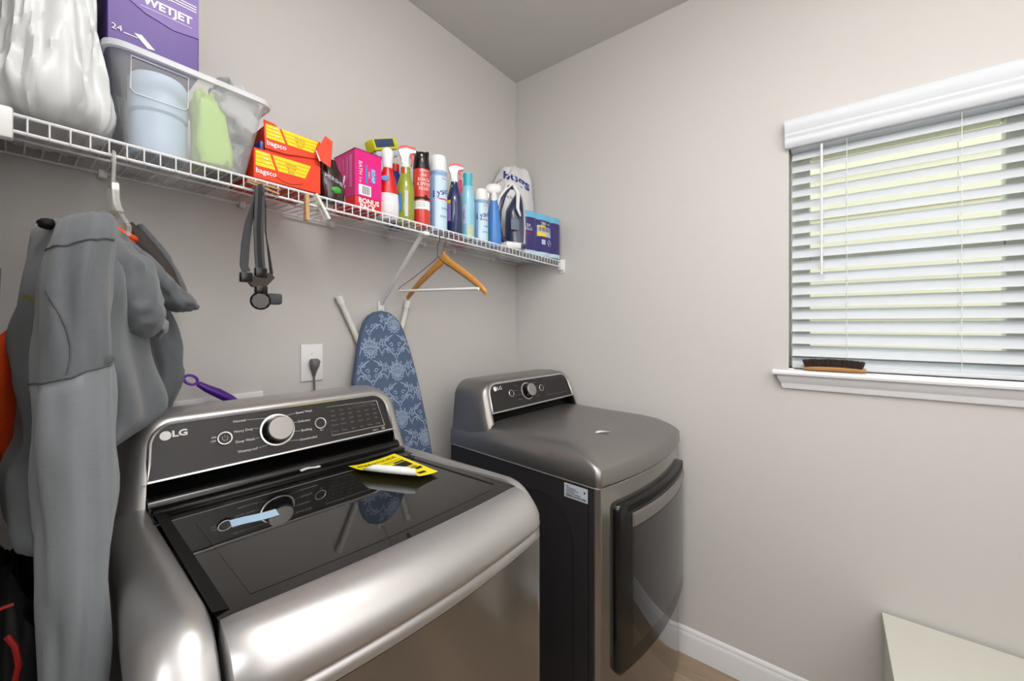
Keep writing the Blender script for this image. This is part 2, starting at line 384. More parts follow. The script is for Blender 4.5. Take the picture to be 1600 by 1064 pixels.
part('bristles', b, M_brist, br, kind='stuff')

# white cabinet bottom right
cb = thing('storage_bench', 'low cream-white bench against the wall below the window, corner showing', 'bench', (1.64, -0.55, 0))
part('top_board', MB().box((1.44, -0.95, 0.443), (1.808, -0.138, 0.461), 0.0015, 1), M_cream, cb)
part('side_panel', MB().box((1.46, -0.160, 0.0), (1.800, -0.144, 0.443), 0.001, 1), M_cream, cb)
part('side_panel', MB().box((1.46, -0.94, 0.0), (1.800, -0.924, 0.443), 0.001, 1), M_cream, cb)
part('back_panel', MB().box((1.785, -0.924, 0.02), (1.800, -0.160, 0.443), 0.001, 1), M_cream, cb)
part('front_panel', MB().box((1.46, -0.924, 0.02), (1.475, -0.160, 0.443), 0.001, 1), M_cream, cb)

# ------------------------------------------------------------------ washer and dryer (built in a frame turned 4 degrees against the walls)
RZ = radians(-4.0)
def plan(x0, x1, yb, yfn, r=0.028, n=5, nf=14):
    pts = [(x0, yb), ]
    yl, yr = yfn(x0), yfn(x1)
    for k in range(n+1):
        a = pi+pi/2*k/n; pts.append((x0+r+r*cos(a), yfn(x0+r)+r+r*sin(a)))
    for k in range(1, nf):
        x = x0+r+(x1-x0-2*r)*k/nf; pts.append((x, yfn(x)))
    for k in range(n+1):
        a = 1.5*pi+pi/2*k/n; pts.append((x1-r+r*cos(a), yfn(x1-r)+r+r*sin(a)))
    pts.append((x1, yb))
    return pts
def outline(xLb, xRb, xLt, xRt, zb, zt, r, y0, y1, n=8, flat=None):
    pts = []
    def X(z, side):
        k = min(1, (z-zb)/(zt-zb)); return (xLb+(xLt-xLb)*k) if side < 0 else (xRb+(xRt-xRb)*k)
    for k in range(5):
        z = zb+(zt-r-zb)*k/4; pts.append((X(z, -1), z))
    for k in range(1, n+1):
        a = pi-pi/2*k/n; z = zt-r+r*sin(a); pts.append((X(zt-r, -1)+r+r*cos(a)+(xLt-X(zt-r, -1))*k/n, z))
    for k in range(n):
        a = pi/2-pi/2*k/n; z = zt-r+r*sin(a); pts.append((X(zt-r, 1)-r+r*cos(a)-(X(zt-r, 1)-xRt)*(1-k/n), z))
    for k in range(5):
        z = zt-r-(zt-r-zb)*k/4; pts.append((X(z, 1), z))
    return [V((x, (y0+(y1-y0)*(z-zb)/(zt-zb)) if flat is None else flat, z)) for x, z in pts]
def console(T, px, pz, py, base_z, full, top_z, yb, m_house, drop=0.0):
    """px: panel x at (bottom-left, bottom-right, top-left, top-right); py: face y at base and at top; full: housing x left/right at base"""
    xa, xb, xc, xd = px; zb, zt = base_z, pz[1]; y0, y1 = py
    o0 = outline(xa, xb, xc, xd, zb, zt, 0.042, y0, y1)
    e = 0.010; o1 = outline(xa-e, xb+e, xc-e, xd+e, zb, zt+e*0.7, 0.050, y0+0.001, y1+0.003)
    e = 0.030; o2 = outline(xa-e, xb+e, xc-e*0.8, xd+e*0.8, zb-drop, zt+(top_z-zt)*0.75, 0.060, y0+0.008, y1+0.016)
    o3 = outline(full[0]+0.006, full[1]-0.006, xc-0.032, xd+0.032, zb-drop, top_z-0.002, 0.066, y0+0.040, y1+0.040)
    o4 = outline(full[0], full[1], xc-0.036, xd+0.036, zb-drop, top_z, 0.066, y0+0.10, y1+0.075)
    o5 = outline(full[0], full[1], xc-0.036, xd+0.036, zb-drop, top_z-0.004, 0.066, yb, yb, flat=yb)
    hb = MB().loft([o0, o1, o2, o3, o4, o5], closed=False, caps=False)
    hb.add(o5, [tuple(range(len(o5)))])
    part('console_housing', hb, m_house, T, smooth=60)
    fy = lambda z: y0+(y1-y0)*(z-zb)/(zt-zb)
    # dark control panel
    pin = [p for p in outline(xa+0.001, xb-0.001, xc+0.001, xd-0.001, zb, zt-0.001, 0.042, y0, y1) if p.z >= pz[0]]
    kx = (pz[0]-zb)/(zt-zb); L = V((xa+(xc-xa)*kx+0.001, fy(pz[0]), pz[0])); R_ = V((xb+(xd-xb)*kx-0.001, fy(pz[0]), pz[0]))
    loop = [L]+pin+[R_]
    nv = V((0, -(zt-zb), (y1-y0))).normalized()
    panel = part('control_panel', MB().prism([p+nv*0.0005 for p in loop], -nv*0.01), M_panel, T, smooth=30)
    part('panel_trim', MB().tube([p+nv*0.001 for p in loop], 0.0042, 6, closed=True), M_chrome, T)
    # black recess under the panel with a rounded hinge cover
    rec = MB().grid(2, 5, lambda u, v: (xa-0.004+(xb-xa+0.008)*u, fy(zb)+[0.004, 0.030, 0.040, 0.030, 0.006][int(round(v*4))], [zb-0.01, zb+0.002, zb+(pz[0]-zb)*0.45, pz[0]-0.008, pz[0]][int(round(v*4))]))
    part('recess', rec, M_black, T)
    def P(u, z, off=0.001):     # point on the panel: u 0..1 along it
        k = (z-zb)/(zt-zb); l = xa+(xc-xa)*k; r = xb+(xd-xb)*k
        return V((l+(r-l)*u, fy(z), z))+nv*off
    return P, nv, panel, fy
def disc_on(mb, c, nv, prof, n=28, mi=0):
    q = V((0, 0, 1)).rotation_difference(nv).to_matrix()
    mb.lathe(prof, c, n, M=q, mi=mi); return mb
def text_on(mb, P0, ux, uy, s, size, mi=0, sx=1.0, bold=0.0):
    mb.text(s, size, lambda u, v: P0+ux*u+uy*v, mi, sx, bold); return mb
def emblem(mb, c, ux, uy, r):
    vs = [c+ux*r*cos(2*pi*k/24)+uy*r*sin(2*pi*k/24) for k in range(24)]
    mb.add(vs, [tuple(range(24))])

# ---- washer
yfW = lambda x: 0.555-0.034*(1-((x-0.375)/0.335)**2)
wa = thing('washing_machine', 'graphite top-load washing machine with black glass lid', 'washing machine', (0.375, 0.90, 0), rotz=RZ)
pl = plan(0.040, 0.710, 1.255, yfW)
cabf = MB().loft([[V((x, y, z)) for x, y in pl] for z in (0.025, 0.5, 0.948)], caps=True)
part('cabinet', cabf, M_front, wa, smooth=50)
for fx_, fy_ in ((0.08, 0.62), (0.67, 0.62), (0.08, 1.20), (0.67, 1.20)):
    part('foot', MB().lathe([(0.02, 0.0), (0.022, 0.01), (0.012, 0.015), (0.012, 0.03)], (fx_, fy_, 0), 12), M_blackm, wa)
def zt_w(y):
    if y > 0.64: return 1.061-(y-0.64)*0.025
    k = (0.64-y)/0.10; return 1.060-0.085*max(0, k)**2.2
LXL = lambda y: 0.117-0.040*(y-0.60)
LXR = lambda y: 0.667-0.100*(y-0.60)
dk = MB()
for sgn in (-1, 1):
    rings = []
    for i in range(24):
        y = 1.10-(1.10-0.536)*i/23 if i < 14 else None
        ys = [1.10, 1.0, 0.9, 0.8, 0.72, 0.67, 0.645, 0.63, 0.615, 0.60, 0.588, 0.577, 0.568, 0.560, 0.554, 0.550]
        if i >= len(ys): break
        y = ys[i]; zt = zt_w(y)
        kk = max(0, (0.585-y)/0.035); ix = 0.028*(1-math.sqrt(max(0, 1-min(1, kk)**2)))
        pts = [(0.110, zt-0.030), (0.110, zt-0.004), (0.107, zt), (0.085, zt+0.001), (0.066, zt-0.003), (0.052, zt-0.013), (0.044, zt-0.028), (0.040, zt-0.050), (0.040, min(0.949, zt-0.06)), (0.105, min(0.949, zt-0.06))]
        yy_ = max(y, 0.60)
        inn = LXL(yy_)-0.004 if sgn < 0 else 0.75-LXR(yy_)-0.004
        pts = [(0.040+(x-0.040)*(inn-0.040)/0.070, z) for x, z in pts]
        pts = [(max(x, 0.040+ix), z) for x, z in pts]
        rings.append([V((x if sgn < 0 else 0.75-x, y, z)) for x, z in pts])
    dk.loft(rings)
bow = lambda x: 1-((x-0.375)/0.335)**2
fr = []
for i in range(25):
    x = 0.052+(0.698-0.052)*i/24; y0 = yfW(x)-0.001+(0.010 if i in (0, 24) else 0)
    fr.append([V((x, y0, 0.950)), V((x, y0-0.001, 0.958)), V((x, y0+0.002, 0.968)), V((x, y0+0.012, 0.974)), V((x, y0+0.06, 0.974)), V((x, y0+0.06, 0.950))])
dk.loft(fr)
part('top_deck', dk, M_silver, wa, smooth=55)
# lid
zl = lambda y: 1.0555
yg = lambda x: 0.606-0.020*bow(x)
LYB = 0.965
def lpt(u, v, d0=0.0, d1=0.0, dz=0.0, y1=LYB, off=0.0):
    x0_ = LXL(0.60)+d0; x1_ = LXR(0.60)-d1; xf_ = x0_+(x1_-x0_)*u; ya = yg(xf_)+off; y = ya+(y1-ya)*v
    a, b = LXL(y)+d0, LXR(y)-d1
    return V((a+(b-a)*u, y, zl(y)+dz))
lid_o = part('lid', MB().grid(20, 3, lpt, thick=(0, 0, -0.02)), M_glass, wa, smooth=30)
part('lid_window', MB().grid(16, 2, lambda u, v: lpt(u, v, 0.042, 0.048, 0.0005, 0.925, 0.030)), M_glass2, lid_o)
part('side_slot', MB().grid(2, 2, lambda u, v: V((LXR(0.645+0.33*v)-0.024+0.006*u, 0.645+0.33*v, zl(0)+0.0007))), M_blackm, lid_o)
part('edge_strip', MB().grid(2, 2, lambda u, v: V((LXL(0.612+0.40*v)-0.003+0.018*u, 0.612+0.40*v, zl(0)+0.0008+0.004*(1-u)))), M_blackm, lid_o)
part('rear_trim', MB().tube([(LXL(LYB)+0.006, LYB+0.001, zl(0)-0.001), (LXR(LYB)-0.006, LYB+0.001, zl(0)-0.001)], 0.0016, 6), M_printd, lid_o)
lp = []
for i in range(29):
    x = 0.1185+(0.664-0.1185)*i/28; b = bow(x); g = yg(x)
    ep = 0.006 if i in (0, 28) else 0.0
    sec = [(g, 1.050), (g, 1.0565), (g-0.006, 1.0595), (g-0.026, 1.0585), (g-0.044, 1.0535), (0.548-0.032*b, 1.040), (0.535-0.032*b, 1.022), (0.530-0.032*b, 1.004),
           (0.532-0.032*b, 0.992), (0.540-0.032*b, 0.986), (0.56-0.032*b, 0.985), (g, 1.0)]
    lp.append([V((x, y+ep, z-ep*0.7)) for y, z in sec])
part('lid_grip', MB().loft(lp), M_silver, lid_o, smooth=60)
part('grip_shadow_gap', MB().loft([[V((x, yfW(x)+0.008, 0.974)), V((x, yfW(x)+0.008, 0.988)), V((x, yfW(x)+0.03, 0.988)), V((x, yfW(x)+0.03, 0.974))] for x in [0.11+(0.668-0.11)*i/20 for i in range(21)]]), M_blackm, wa)
P, nv, pan, fy = console(wa, (0.090, 0.660, 0.103, 0.645), (1.098, 1.207), (1.072, 1.134), 1.030, (0.044, 0.706), 1.226, 1.250, M_silver)
# black stepped hinge cover behind the lid
part('hinge_cover', MB().tube([(0.094, 1.075, 1.053), (0.654, 1.075, 1.053)], 0.019, 14), M_black, wa)
part('hinge_cover', MB().box((0.094, 1.020, 1.0), (0.650, 1.062, 1.0605), 0.005), M_black, wa)
part('hinge_cover', MB().box((0.094, 0.972, 1.0), (0.645, 1.016, 1.0545), 0.003), M_black, wa)
ux = V((1, 0, 0)); uy = (P(0.5, 1.2)-P(0.5, 1.1)).normalized()
kc = P(0.438, 1.154)
part('knob_ring', disc_on(MB(), kc, nv, [(0.030, 0.0), (0.0395, 0.0), (0.0395, 0.004), (0.037, 0.005), (0.030, 0.003)], 40), M_chrome, wa)
knob = part('knob', disc_on(MB(), kc, nv, [(0.0, 0.001), (0.036, 0.001), (0.035, 0.008), (0.031, 0.018), (0.030, 0.026), (0.0, 0.026)], 40), M_black, wa)
part('knob_cap', disc_on(MB(), kc, nv, [(0.0, 0.026), (0.0285, 0.026), (0.0285, 0.031), (0.027, 0.0325), (0.0, 0.033)], 40), M_knob, knob)
for nm, u, z in (('power_button', 0.239, 1.156), ('start_button', 0.628, 1.152)):
    bt = part(nm, disc_on(MB(), P(u, z), nv, [(0.0, 0.0), (0.0125, 0.0), (0.0125, 0.003), (0.0, 0.003)], 24), M_panel, wa)
    ring_ = MB(); q = V((0, 0, 1)).rotation_difference(nv).to_matrix()
    ring_.tube([P(u, z, 0.003)+q @ V((0.0135*cos(a), 0.0135*sin(a), 0)) for a in [2*pi*k/28 for k in range(28)]], 0.0018, 6, closed=True)
    part('button_ring', ring_, M_chrome, bt)
    ic = MB()
    if nm == 'power_button':
        ic.tube([P(u, z, 0.0035)+ux*0.0055*sin(a)+uy*0.0055*cos(a) for a in [radians(40+280*k/14) for k in range(15)]], 0.0007, 4)
        ic.tube([P(u, z, 0.0035)+uy*0.001, P(u, z, 0.0035)+uy*0.007], 0.0007, 4)
    else:
        c = P(u, z, 0.0036); ic.add([c-ux*0.005-uy*0.0045, c-ux*0.005+uy*0.0045, c+ux*0.0005], [(0, 1, 2)])
        for dx in (0.002, 0.0045): ic.add([c+ux*dx-uy*0.0045, c+ux*(dx+0.0014)-uy*0.0045, c+ux*(dx+0.0014)+uy*0.0045, c+ux*dx+uy*0.0045], [(0, 1, 2, 3)])
    part('icon', ic, M_print, bt, smooth=0)
lt = MB()
c = P(0.048, 1.181); emblem(lt, c, ux, uy, 0.0098); text_on(lt, P(0.092, 1.182), ux, uy, 'LG', 0.0185, sx=1.2, bold=0.035) 
part('logo', lt, M_print, wa, smooth=0)
tx = MB()
for s_, u, z, side in (('Normal', 0.295, 1.1885, 1), ('Heavy Duty', 0.308, 1.166, 1), ('Deep Wash', 0.312, 1.143, 1), ('Waterproof', 0.318, 1.121, 1),
                       ('Speed Wash', 0.562, 1.187, -1), ('Delicates', 0.557, 1.165, -1), ('Bedding', 0.562, 1.142, -1), ('Downloaded', 0.566, 1.1205, -1)):
    text_on(tx, P(u, z), ux, uy, s_, 0.0082)
    hw = max(abs(q_[0]) for q_ in glyphs(s_)[0])*0.0082
    a = P(u, z)+ux*side*(hw+0.002); k_ = (z-1.154)/0.035; e = kc+nv*0.001-ux*side*math.sqrt(max(0.1, 1-0.85*k_*k_))*0.0415+uy*(z-1.154)*0.95
    tx.ribbon([a, a*0.5+e*0.5+uy*0, e], 0.0006, uy, 0.0004)
text_on(tx, P(0.202, 1.161), ux, uy, 'ON', 0.006); text_on(tx, P(0.200, 1.153), ux, uy, 'OFF', 0.006)
text_on(tx, P(0.630, 1.1345), ux, uy, 'Start', 0.005); text_on(tx, P(0.945, 1.1075), ux, uy, '10', 0.011); text_on(tx, P(0.90, 1.1065), ux, uy, 'DIRECT', 0.005)
part('lettering', tx, M_print, wa, smooth=0)
dsp = MB(); fr_ = [P(0.668, 1.190), P(0.944, 1.188), P(0.958, 1.115), P(0.674, 1.115)]
dsp.tube(fr_, 0.0008, 4, closed=True); part('display_frame', dsp, M_chrome, wa, smooth=0)
part('display', MB().prism([P(0.80, 1.187), P(0.90, 1.187), P(0.90, 1.174), P(0.80, 1.174)], nv*0.0003), mat('display_glass', (62, 58, 54), 0.15), wa, smooth=0)
dt = MB(); bt_ = MB()
for cI in range(6):
    for rI in range(4):
        if rI == 0 and 2 < cI < 5: continue
        st = ['Cold', 'Heavy', 'Warm', 'Extra', 'High', 'Low', 'Med', 'Light', 'Hot', 'Normal', 'Fast', 'Off'][(cI*5+rI*7) % 12]
        text_on(dt, P(0.696+cI*0.045, 1.178-rI*0.0125), ux, uy, st, 0.0062)
for cI, st in enumerate(['Wash', 'Temp', 'Spin', 'Soil', 'Rinse', 'Delay']):
    text_on(dt if cI else bt_, P(0.694+cI*0.046, 1.124), ux, uy, st, 0.0065)
text_on(bt_, P(0.925, 1.186), ux, uy, 'Wi-Fi', 0.006)
part('display_text', dt, M_printd, wa, smooth=0); part('display_text', bt_, M_blue_p, wa, smooth=0, label='blue lettering')
RW = Matrix.Rotation(RZ, 3, 'Z')
def Wp(x, y, dz=0.0): return RW @ V((x, y, zl(y)+dz))

# ---- things lying on the washer lid
eg = thing('energy_label', 'yellow energy label with one edge curled up on the black washer lid', 'label', Wp(0.50, 0.93))
A_, B_, C_, D_ = V((0.463, 0.985, 0)), V((0.598, 0.993, 0)), V((0.590, 0.783, 0)), V((0.456, 0.776, 0))
F0, F1 = V((0.463, 0.915, 0)), V((0.536, 0.7795, 0))            # the near-left corner is folded back along F0-F1
FD = (F1-F0).normalized(); FN = V((FD.y, -FD.x, 0)); FN = -FN if (D_-F0).dot(FN) < 0 else FN
def egp(u, v, off=0.0):
    q = A_*(1-u)*v+B_*u*v+C_*u*(1-v)+D_*(1-u)*(1-v)
    d = (q-F0).dot(FN)                                             # > 0: beyond the fold
    lift = 0.004*(1-v)+0.003*(2*u-1)**2
    r = 0.0075; near = max(0.0, 1+min(d, 0)/0.07)
    lift += 0.008*near**2
    if d > 0:
        if d > 0.024: q = q-FN*(d-0.024); d = 0.024
        a = min(d/r, pi*0.88); rest = max(0.0, d-r*pi*0.88)
        q = q-FN*d+FN*(r*sin(a)-rest*0.93*1.0)
        lift += r*(1-cos(a))+rest*0.36
    return RW @ V((q.x, q.y, zl(0)+0.0014+lift+off))
sheet = MB().grid(30, 36, lambda u, v: egp(u, v))
for i_, f_ in enumerate(sheet.f):
    iu, iv = divmod(i_, 35); q = A_*(1-(iu+.5)/29)*((iv+.5)/35)+B_*((iu+.5)/29)*((iv+.5)/35)+C_*((iu+.5)/29)*(1-(iv+.5)/35)+D_*(1-(iu+.5)/29)*(1-(iv+.5)/35)
    if (q-F0).dot(FN) > 0.004: sheet.m[i_] = 1
part('sheet', sheet, [M_lemon, M_paper], eg, smooth=80)
em = MB()
def okp(u, v): return (A_*(1-u)*v+B_*u*v+C_*u*(1-v)+D_*(1-u)*(1-v)-F0).dot(FN) < -0.004
em.text('ENERGYGUIDE', 0.125, lambda u, v: egp(0.5+u*0.98, 0.875+v*0.80, 0.0006), bold=0.01)
def bar(u0, u1, v0, v1):
    for k in range(8):
        a0, a1 = u0+(u1-u0)*k/8, u0+(u1-u0)*(k+1)/8
        if okp(a0, v0): em.grid(2, 2, lambda a, b: egp(a0+(a1-a0)*a, v0+(v1-v0)*b, 0.0006))
bar(0.08, 0.92, 0.765, 0.775); bar(0.08, 0.92, 0.735, 0.74); bar(0.08, 0.92, 0.70, 0.705); bar(0.08, 0.25, 0.63, 0.67); bar(0.70, 0.92, 0.66, 0.70)
bar(0.10, 0.30, 0.52, 0.56); bar(0.62, 0.92, 0.46, 0.64); bar(0.08, 0.92, 0.42, 0.43); bar(0.55, 0.92, 0.36, 0.39); bar(0.40, 0.52, 0.26, 0.33); bar(0.82, 0.95, 0.27, 0.34); bar(0.70, 0.86, 0.10, 0.17)
em.text('426', 0.13, lambda u, v: egp(0.45+u, 0.53+v*0.7, 0.0006)); em.text('$13', 0.12, lambda u, v: egp(0.67+u, 0.28+v*0.7, 0.0006))
part('lettering', em, M_ink, eg, smooth=0, kind='stuff')
single('tape_strip', MB().grid(8, 2, lambda u, v: Wp(0.187+0.073*u+0.003*v, 0.852-0.012*u+0.032*v, 0.0016+0.0006*sin(7*u)), thick=(0, 0, -0.0006)), M_tape,
       'pale blue strip of film stuck on the black washer lid', 'tape', Wp(0.22, 0.86))
single('torn_sticker', MB().grid(7, 3, lambda u, v: RW @ V((0.370+0.045*u, 1.036+0.013*v+0.003*sin(5*u), 1.0606+0.0014*abs(sin(4*u)))), thick=(0, 0, 0.0005)), M_paper,
       'torn white sticker remnant on the black strip below the washer controls', 'sticker', RW @ V((0.39, 1.04, 1.061)))

# ---- dryer
yfD = lambda x: 0.622-0.042*(1-((x-1.3925)/0.3325)**2)
dr = thing('clothes_dryer', 'graphite front-load clothes dryer with dark bowed door beside the right wall', 'dryer', (1.39, 0.95, 0), rotz=RZ)
DX0, DX1, DYB = 1.060, 1.725, 1.318
pl = plan(DX0, DX1, DYB, yfD, r=0.022)
npl = len(pl)
cd = MB(); rings = [[V((x, y, z)) for x, y in pl] for z in (0.03, 0.5, 0.920)]
cd.loft(rings)
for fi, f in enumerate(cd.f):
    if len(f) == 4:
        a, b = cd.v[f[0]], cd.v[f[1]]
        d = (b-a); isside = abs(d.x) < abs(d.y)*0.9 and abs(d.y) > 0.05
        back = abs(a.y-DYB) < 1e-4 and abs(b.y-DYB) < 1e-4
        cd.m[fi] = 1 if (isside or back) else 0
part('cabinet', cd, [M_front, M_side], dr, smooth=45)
for fx_, fy_ in ((1.11, 0.68), (1.67, 0.68), (1.11, 1.26), (1.67, 1.26)):
    part('foot', MB().lathe([(0.02, 0.0), (0.022, 0.01), (0.012, 0.015), (0.012, 0.035)], (fx_, fy_, 0), 12), M_blackm, dr)
rings = []
for z, sx_, fx_ in ((0.922, -0.001, -0.004), (0.930, -0.003, -0.007), (0.972, -0.001, -0.005), (0.986, 0.004, 0.010), (1.000, 0.012, 0.036), (1.014, 0.026, 0.072), (1.023, 0.048, 0.105), (1.0275, 0.080, 0.14), (1.030, 0.16, 0.22)):
    ring = []
    for x, y in plan(DX0+sx_, DX1-sx_, DYB+0.001, lambda x: yfD(x)*(1.0)+fx_, r=0.022+sx_*0.8):
        ring.append(V((x, y, z)))
    rings.append(ring)
part('top_plate', MB().loft(rings), M_graph, dr, smooth=70)
part('seam_trim', MB().tube([(x, y, 0.921) for x, y in plan(DX0-0.0015, DX1+0.0015, DYB-0.01, lambda x: yfD(x)-0.0015, r=0.022)], 0.0022, 5), M_chrome, dr)
part('corner_groove', MB().tube([(DX0-0.0006, yfD(DX0)+0.030, 0.04), (DX0-0.0006, yfD(DX0)+0.030, 0.918)], 0.0018, 5), M_blackm, dr)
part('side_embossing', MB().tube([(DX0-0.0004, 0.98, 0.10), (DX0-0.0004, 0.98, 0.72)]+[(DX0-0.0004, 0.845+0.135*cos(a), 0.72+0.135*sin(a)) for a in [pi*k/14 for k in range(1, 14)]]+[(DX0-0.0004, 0.71, 0.72), (DX0-0.0004, 0.71, 0.10)], 0.0014, 5), M_blackm, dr)
P, nv, pan, fy = console(dr, (1.104, 1.676, 1.118, 1.660), (1.068, 1.176), (1.106, 1.160), 1.026, (1.064, 1.720), 1.190, DYB-0.004, M_graph, drop=0.040)
uy = (P(0.5, 1.17)-P(0.5, 1.08)).normalized()
kc = P(0.418, 1.126)
part('knob_ring', disc_on(MB(), kc, nv, [(0.030, 0.0), (0.0375, 0.0), (0.0375, 0.003), (0.0355, 0.004), (0.030, 0.003)], 36), M_chrome, dr)
knob = part('knob', disc_on(MB(), kc, nv, [(0.0, 0.001), (0.034, 0.001), (0.033, 0.008), (0.030, 0.018), (0.029, 0.026), (0.0, 0.026)], 36), M_black, dr)
part('knob_cap', disc_on(MB(), kc, nv, [(0.0, 0.026), (0.0275, 0.026), (0.0275, 0.031), (0.026, 0.0325), (0.0, 0.033)], 36), M_knob, knob)
for nm, u, z in (('power_button', 0.232, 1.128), ('start_button', 0.600, 1.128)):
    bt = part(nm, disc_on(MB(), P(u, z), nv, [(0.0, 0.0), (0.0125, 0.0), (0.0125, 0.003), (0.0, 0.003)], 24), M_panel, dr)
    q = V((0, 0, 1)).rotation_difference(nv).to_matrix()
    part('button_ring', MB().tube([P(u, z, 0.003)+q @ V((0.0135*cos(a), 0.0135*sin(a), 0)) for a in [2*pi*k/24 for k in range(24)]], 0.0014, 5, closed=True), M_chrome, bt)
lt = MB(); emblem(lt, P(0.070, 1.156), ux, uy, 0.0098); text_on(lt, P(0.117, 1.156), ux, uy, 'LG', 0.020, sx=1.15)
part('logo', lt, M_print, dr, smooth=0)
tx = MB()
for s_, u, z in (('Towels', 0.30, 1.155), ('Normal', 0.30, 1.136), ('Heavy Duty', 0.31, 1.117), ('Bedding', 0.32, 1.099), ('Speed Dry', 0.53, 1.155), ('Delicates', 0.53, 1.136), ('Time Dry', 0.54, 1.117), ('Steam', 0.54, 1.099)):
    text_on(tx, P(u, z), ux, uy, s_, 0.008)
part('lettering', tx, M_printd, dr, smooth=0)
part('display_frame', MB().tube([P(0.655, 1.162), P(0.935, 1.162), P(0.945, 1.092), P(0.655, 1.092)], 0.0007, 4, closed=True), M_printd, dr, smooth=0)
# door
def slab(x0, x1, z0, z1, out, thick, r, n=26):
    """rounded-rectangle slab following the bowed front"""
    loop = []
    for cx_, cz_, a0 in ((x1-r, z1-r, 0), (x0+r, z1-r, 90), (x0+r, z0+r, 180), (x1-r, z0+r, 270)):
        for k in range(5):
            a = radians(a0+22.5*k); loop.append((cx_+r*cos(a), cz_+r*sin(a)))
    dense = []
    for i, (a, b) in enumerate(zip(loop, loop[1:]+loop[:1])):
        m_ = 14 if abs(a[0]-b[0]) > 0.2 else 1
        for k in range(m_): dense.append((a[0]+(b[0]-a[0])*k/m_, a[1]+(b[1]-a[1])*k/m_))
    Y = lambda x: yfD(x)
    cxm, czm = (x0+x1)/2, (z0+z1)/2
    def ring(ins, y): 
        res = []
        for x, z in dense:
            X = x-ins*(1 if x > cxm else -1); Z = z-ins*(1 if z > czm else -1)
            res.append(V((X, Y(X)+y, Z)))
        return res
    mb = MB(); rs = [ring(0, 0.004), ring(0, -out+thick*0.5), ring(0.003, -out+0.002), ring(0.008, -out)]
    mb.loft(rs, caps=False)
    # front face as vertical strips following the bow
    X0, X1 = x0+0.008, x1-0.008
    def zr(x):
        e = 0.0
        for cxx in (x0+r, x1-r):
            if (x < x0+r and cxx == x0+r) or (x > x1-r and cxx == x1-r):
                d = abs(x-cxx); e = r-math.sqrt(max(0, r*r-d*d))
        return z0+e+0.008, z1-e-0.008
    def fpt(u, v):
        x = X0+(X1-X0)*u; a, b = zr(x); return (x, Y(x)-out, a+(b-a)*v)
    mb.grid(33, 3, fpt)
    return mb
door = part('door', slab(1.128, 1.714, 0.325, 0.858, 0.020, 0.010, 0.022), M_black, dr, smooth=50)
part('door_window', slab(1.190, 1.704, 0.385, 0.772, 0.0215, 0.003, 0.010), M_glass2, door, smooth=50)
part('door_handle', slab(1.194, 1.710, 0.774, 0.820, 0.026, 0.006, 0.004), M_graph, door, smooth=50)
part('recess', slab(1.166, 1.710, 0.822, 0.853, 0.0212, 0.002, 0.006), M_blackm, door, smooth=50)
st = MB().add([(DX0-0.0012, 0.742, 0.912), (DX0-0.0012, 0.655, 0.912), (DX0-0.0012, 0.655, 0.868), (DX0-0.0012, 0.742, 0.868)], [(0, 1, 2, 3)])
stk = part('rating_sticker', MB().box((DX0-0.0012, 0.655, 0.868), (DX0+0.001, 0.742, 0.912)), M_grey_l, dr, smooth=0)
sx_ = MB()
for k, (w0, w1) in enumerate(((0.05, 0.2), (0.08, 0.5), (0.08, 0.62), (0.08, 0.45), (0.08, 0.7))):
    z = 0.906-0.0055*k; sx_.add([(DX0-0.0016, 0.742-0.087*w0, z), (DX0-0.0016, 0.742-0.087*w1, z), (DX0-0.0016, 0.742-0.087*w1, z-0.002), (DX0-0.0016, 0.742-0.087*w0, z-0.002)], [(0, 1, 2, 3)])
random.seed(5); yv = 0.08
while yv < 0.92:
    wv = random.choice((0.006, 0.012, 0.02)); z = 0.879
    sx_.add([(DX0-0.0016, 0.742-0.087*yv, z), (DX0-0.0016, 0.742-0.087*(yv+wv), z), (DX0-0.0016, 0.742-0.087*(yv+wv), z-0.007), (DX0-0.0016, 0.742-0.087*yv, z-0.007)], [(0, 1, 2, 3)]); yv += wv+random.choice((0.006, 0.012))
emblem(sx_, V((DX0-0.0016, 0.666, 0.898)), V((0, 0.0035, 0)), V((0, 0, 0.0035)), 1.0)
part('lettering', sx_, M_ink, stk, smooth=0)
single('plastic_scrap', MB().grid(6, 3, lambda u, v: RW @ V((1.262+0.045*u, 0.742+0.020*v*sin(pi*(0.1+0.8*u))-0.030*u, 1.0295+0.003*sin(3*u))), thick=(0, 0, 0.0008)), M_white,
       'small white plastic scrap lying on the dryer top', 'scrap', RW @ V((1.285, 0.74, 1.029)))

# ------------------------------------------------------------------ wire shelf
def deck(x, y): return 1.784-0.0175*x+0.0476*(y-1.105)
SYF, SYB = 1.105, 1.405
sh = thing('wire_shelf', 'white ventilated wire shelf running along the back wall', 'shelf', (0, SYF, 1.784))
def SP(x, y, dz=0): return V((x, y, deck(x, y)+dz))
part('front_wire', MB().tube([SP(XL+0.012, SYF), SP(XR-0.012, SYF)], 0.0034, 8), M_wire, sh)
part('lip_wire', MB().tube([SP(XL+0.012, SYF, -0.029), SP(XR-0.012, SYF, -0.029)], 0.0034, 8), M_wire, sh)
part('back_wire', MB().tube([SP(XL+0.004, SYB, -0.002), SP(XR-0.004, SYB, -0.002)], 0.0032, 8), M_wire, sh)
part('middle_wire', MB().tube([SP(XL+0.004, 1.255, -0.0045), SP(XR-0.004, 1.255, -0.0045)], 0.0028, 8), M_wire, sh)
cw = None; x = XL+0.022
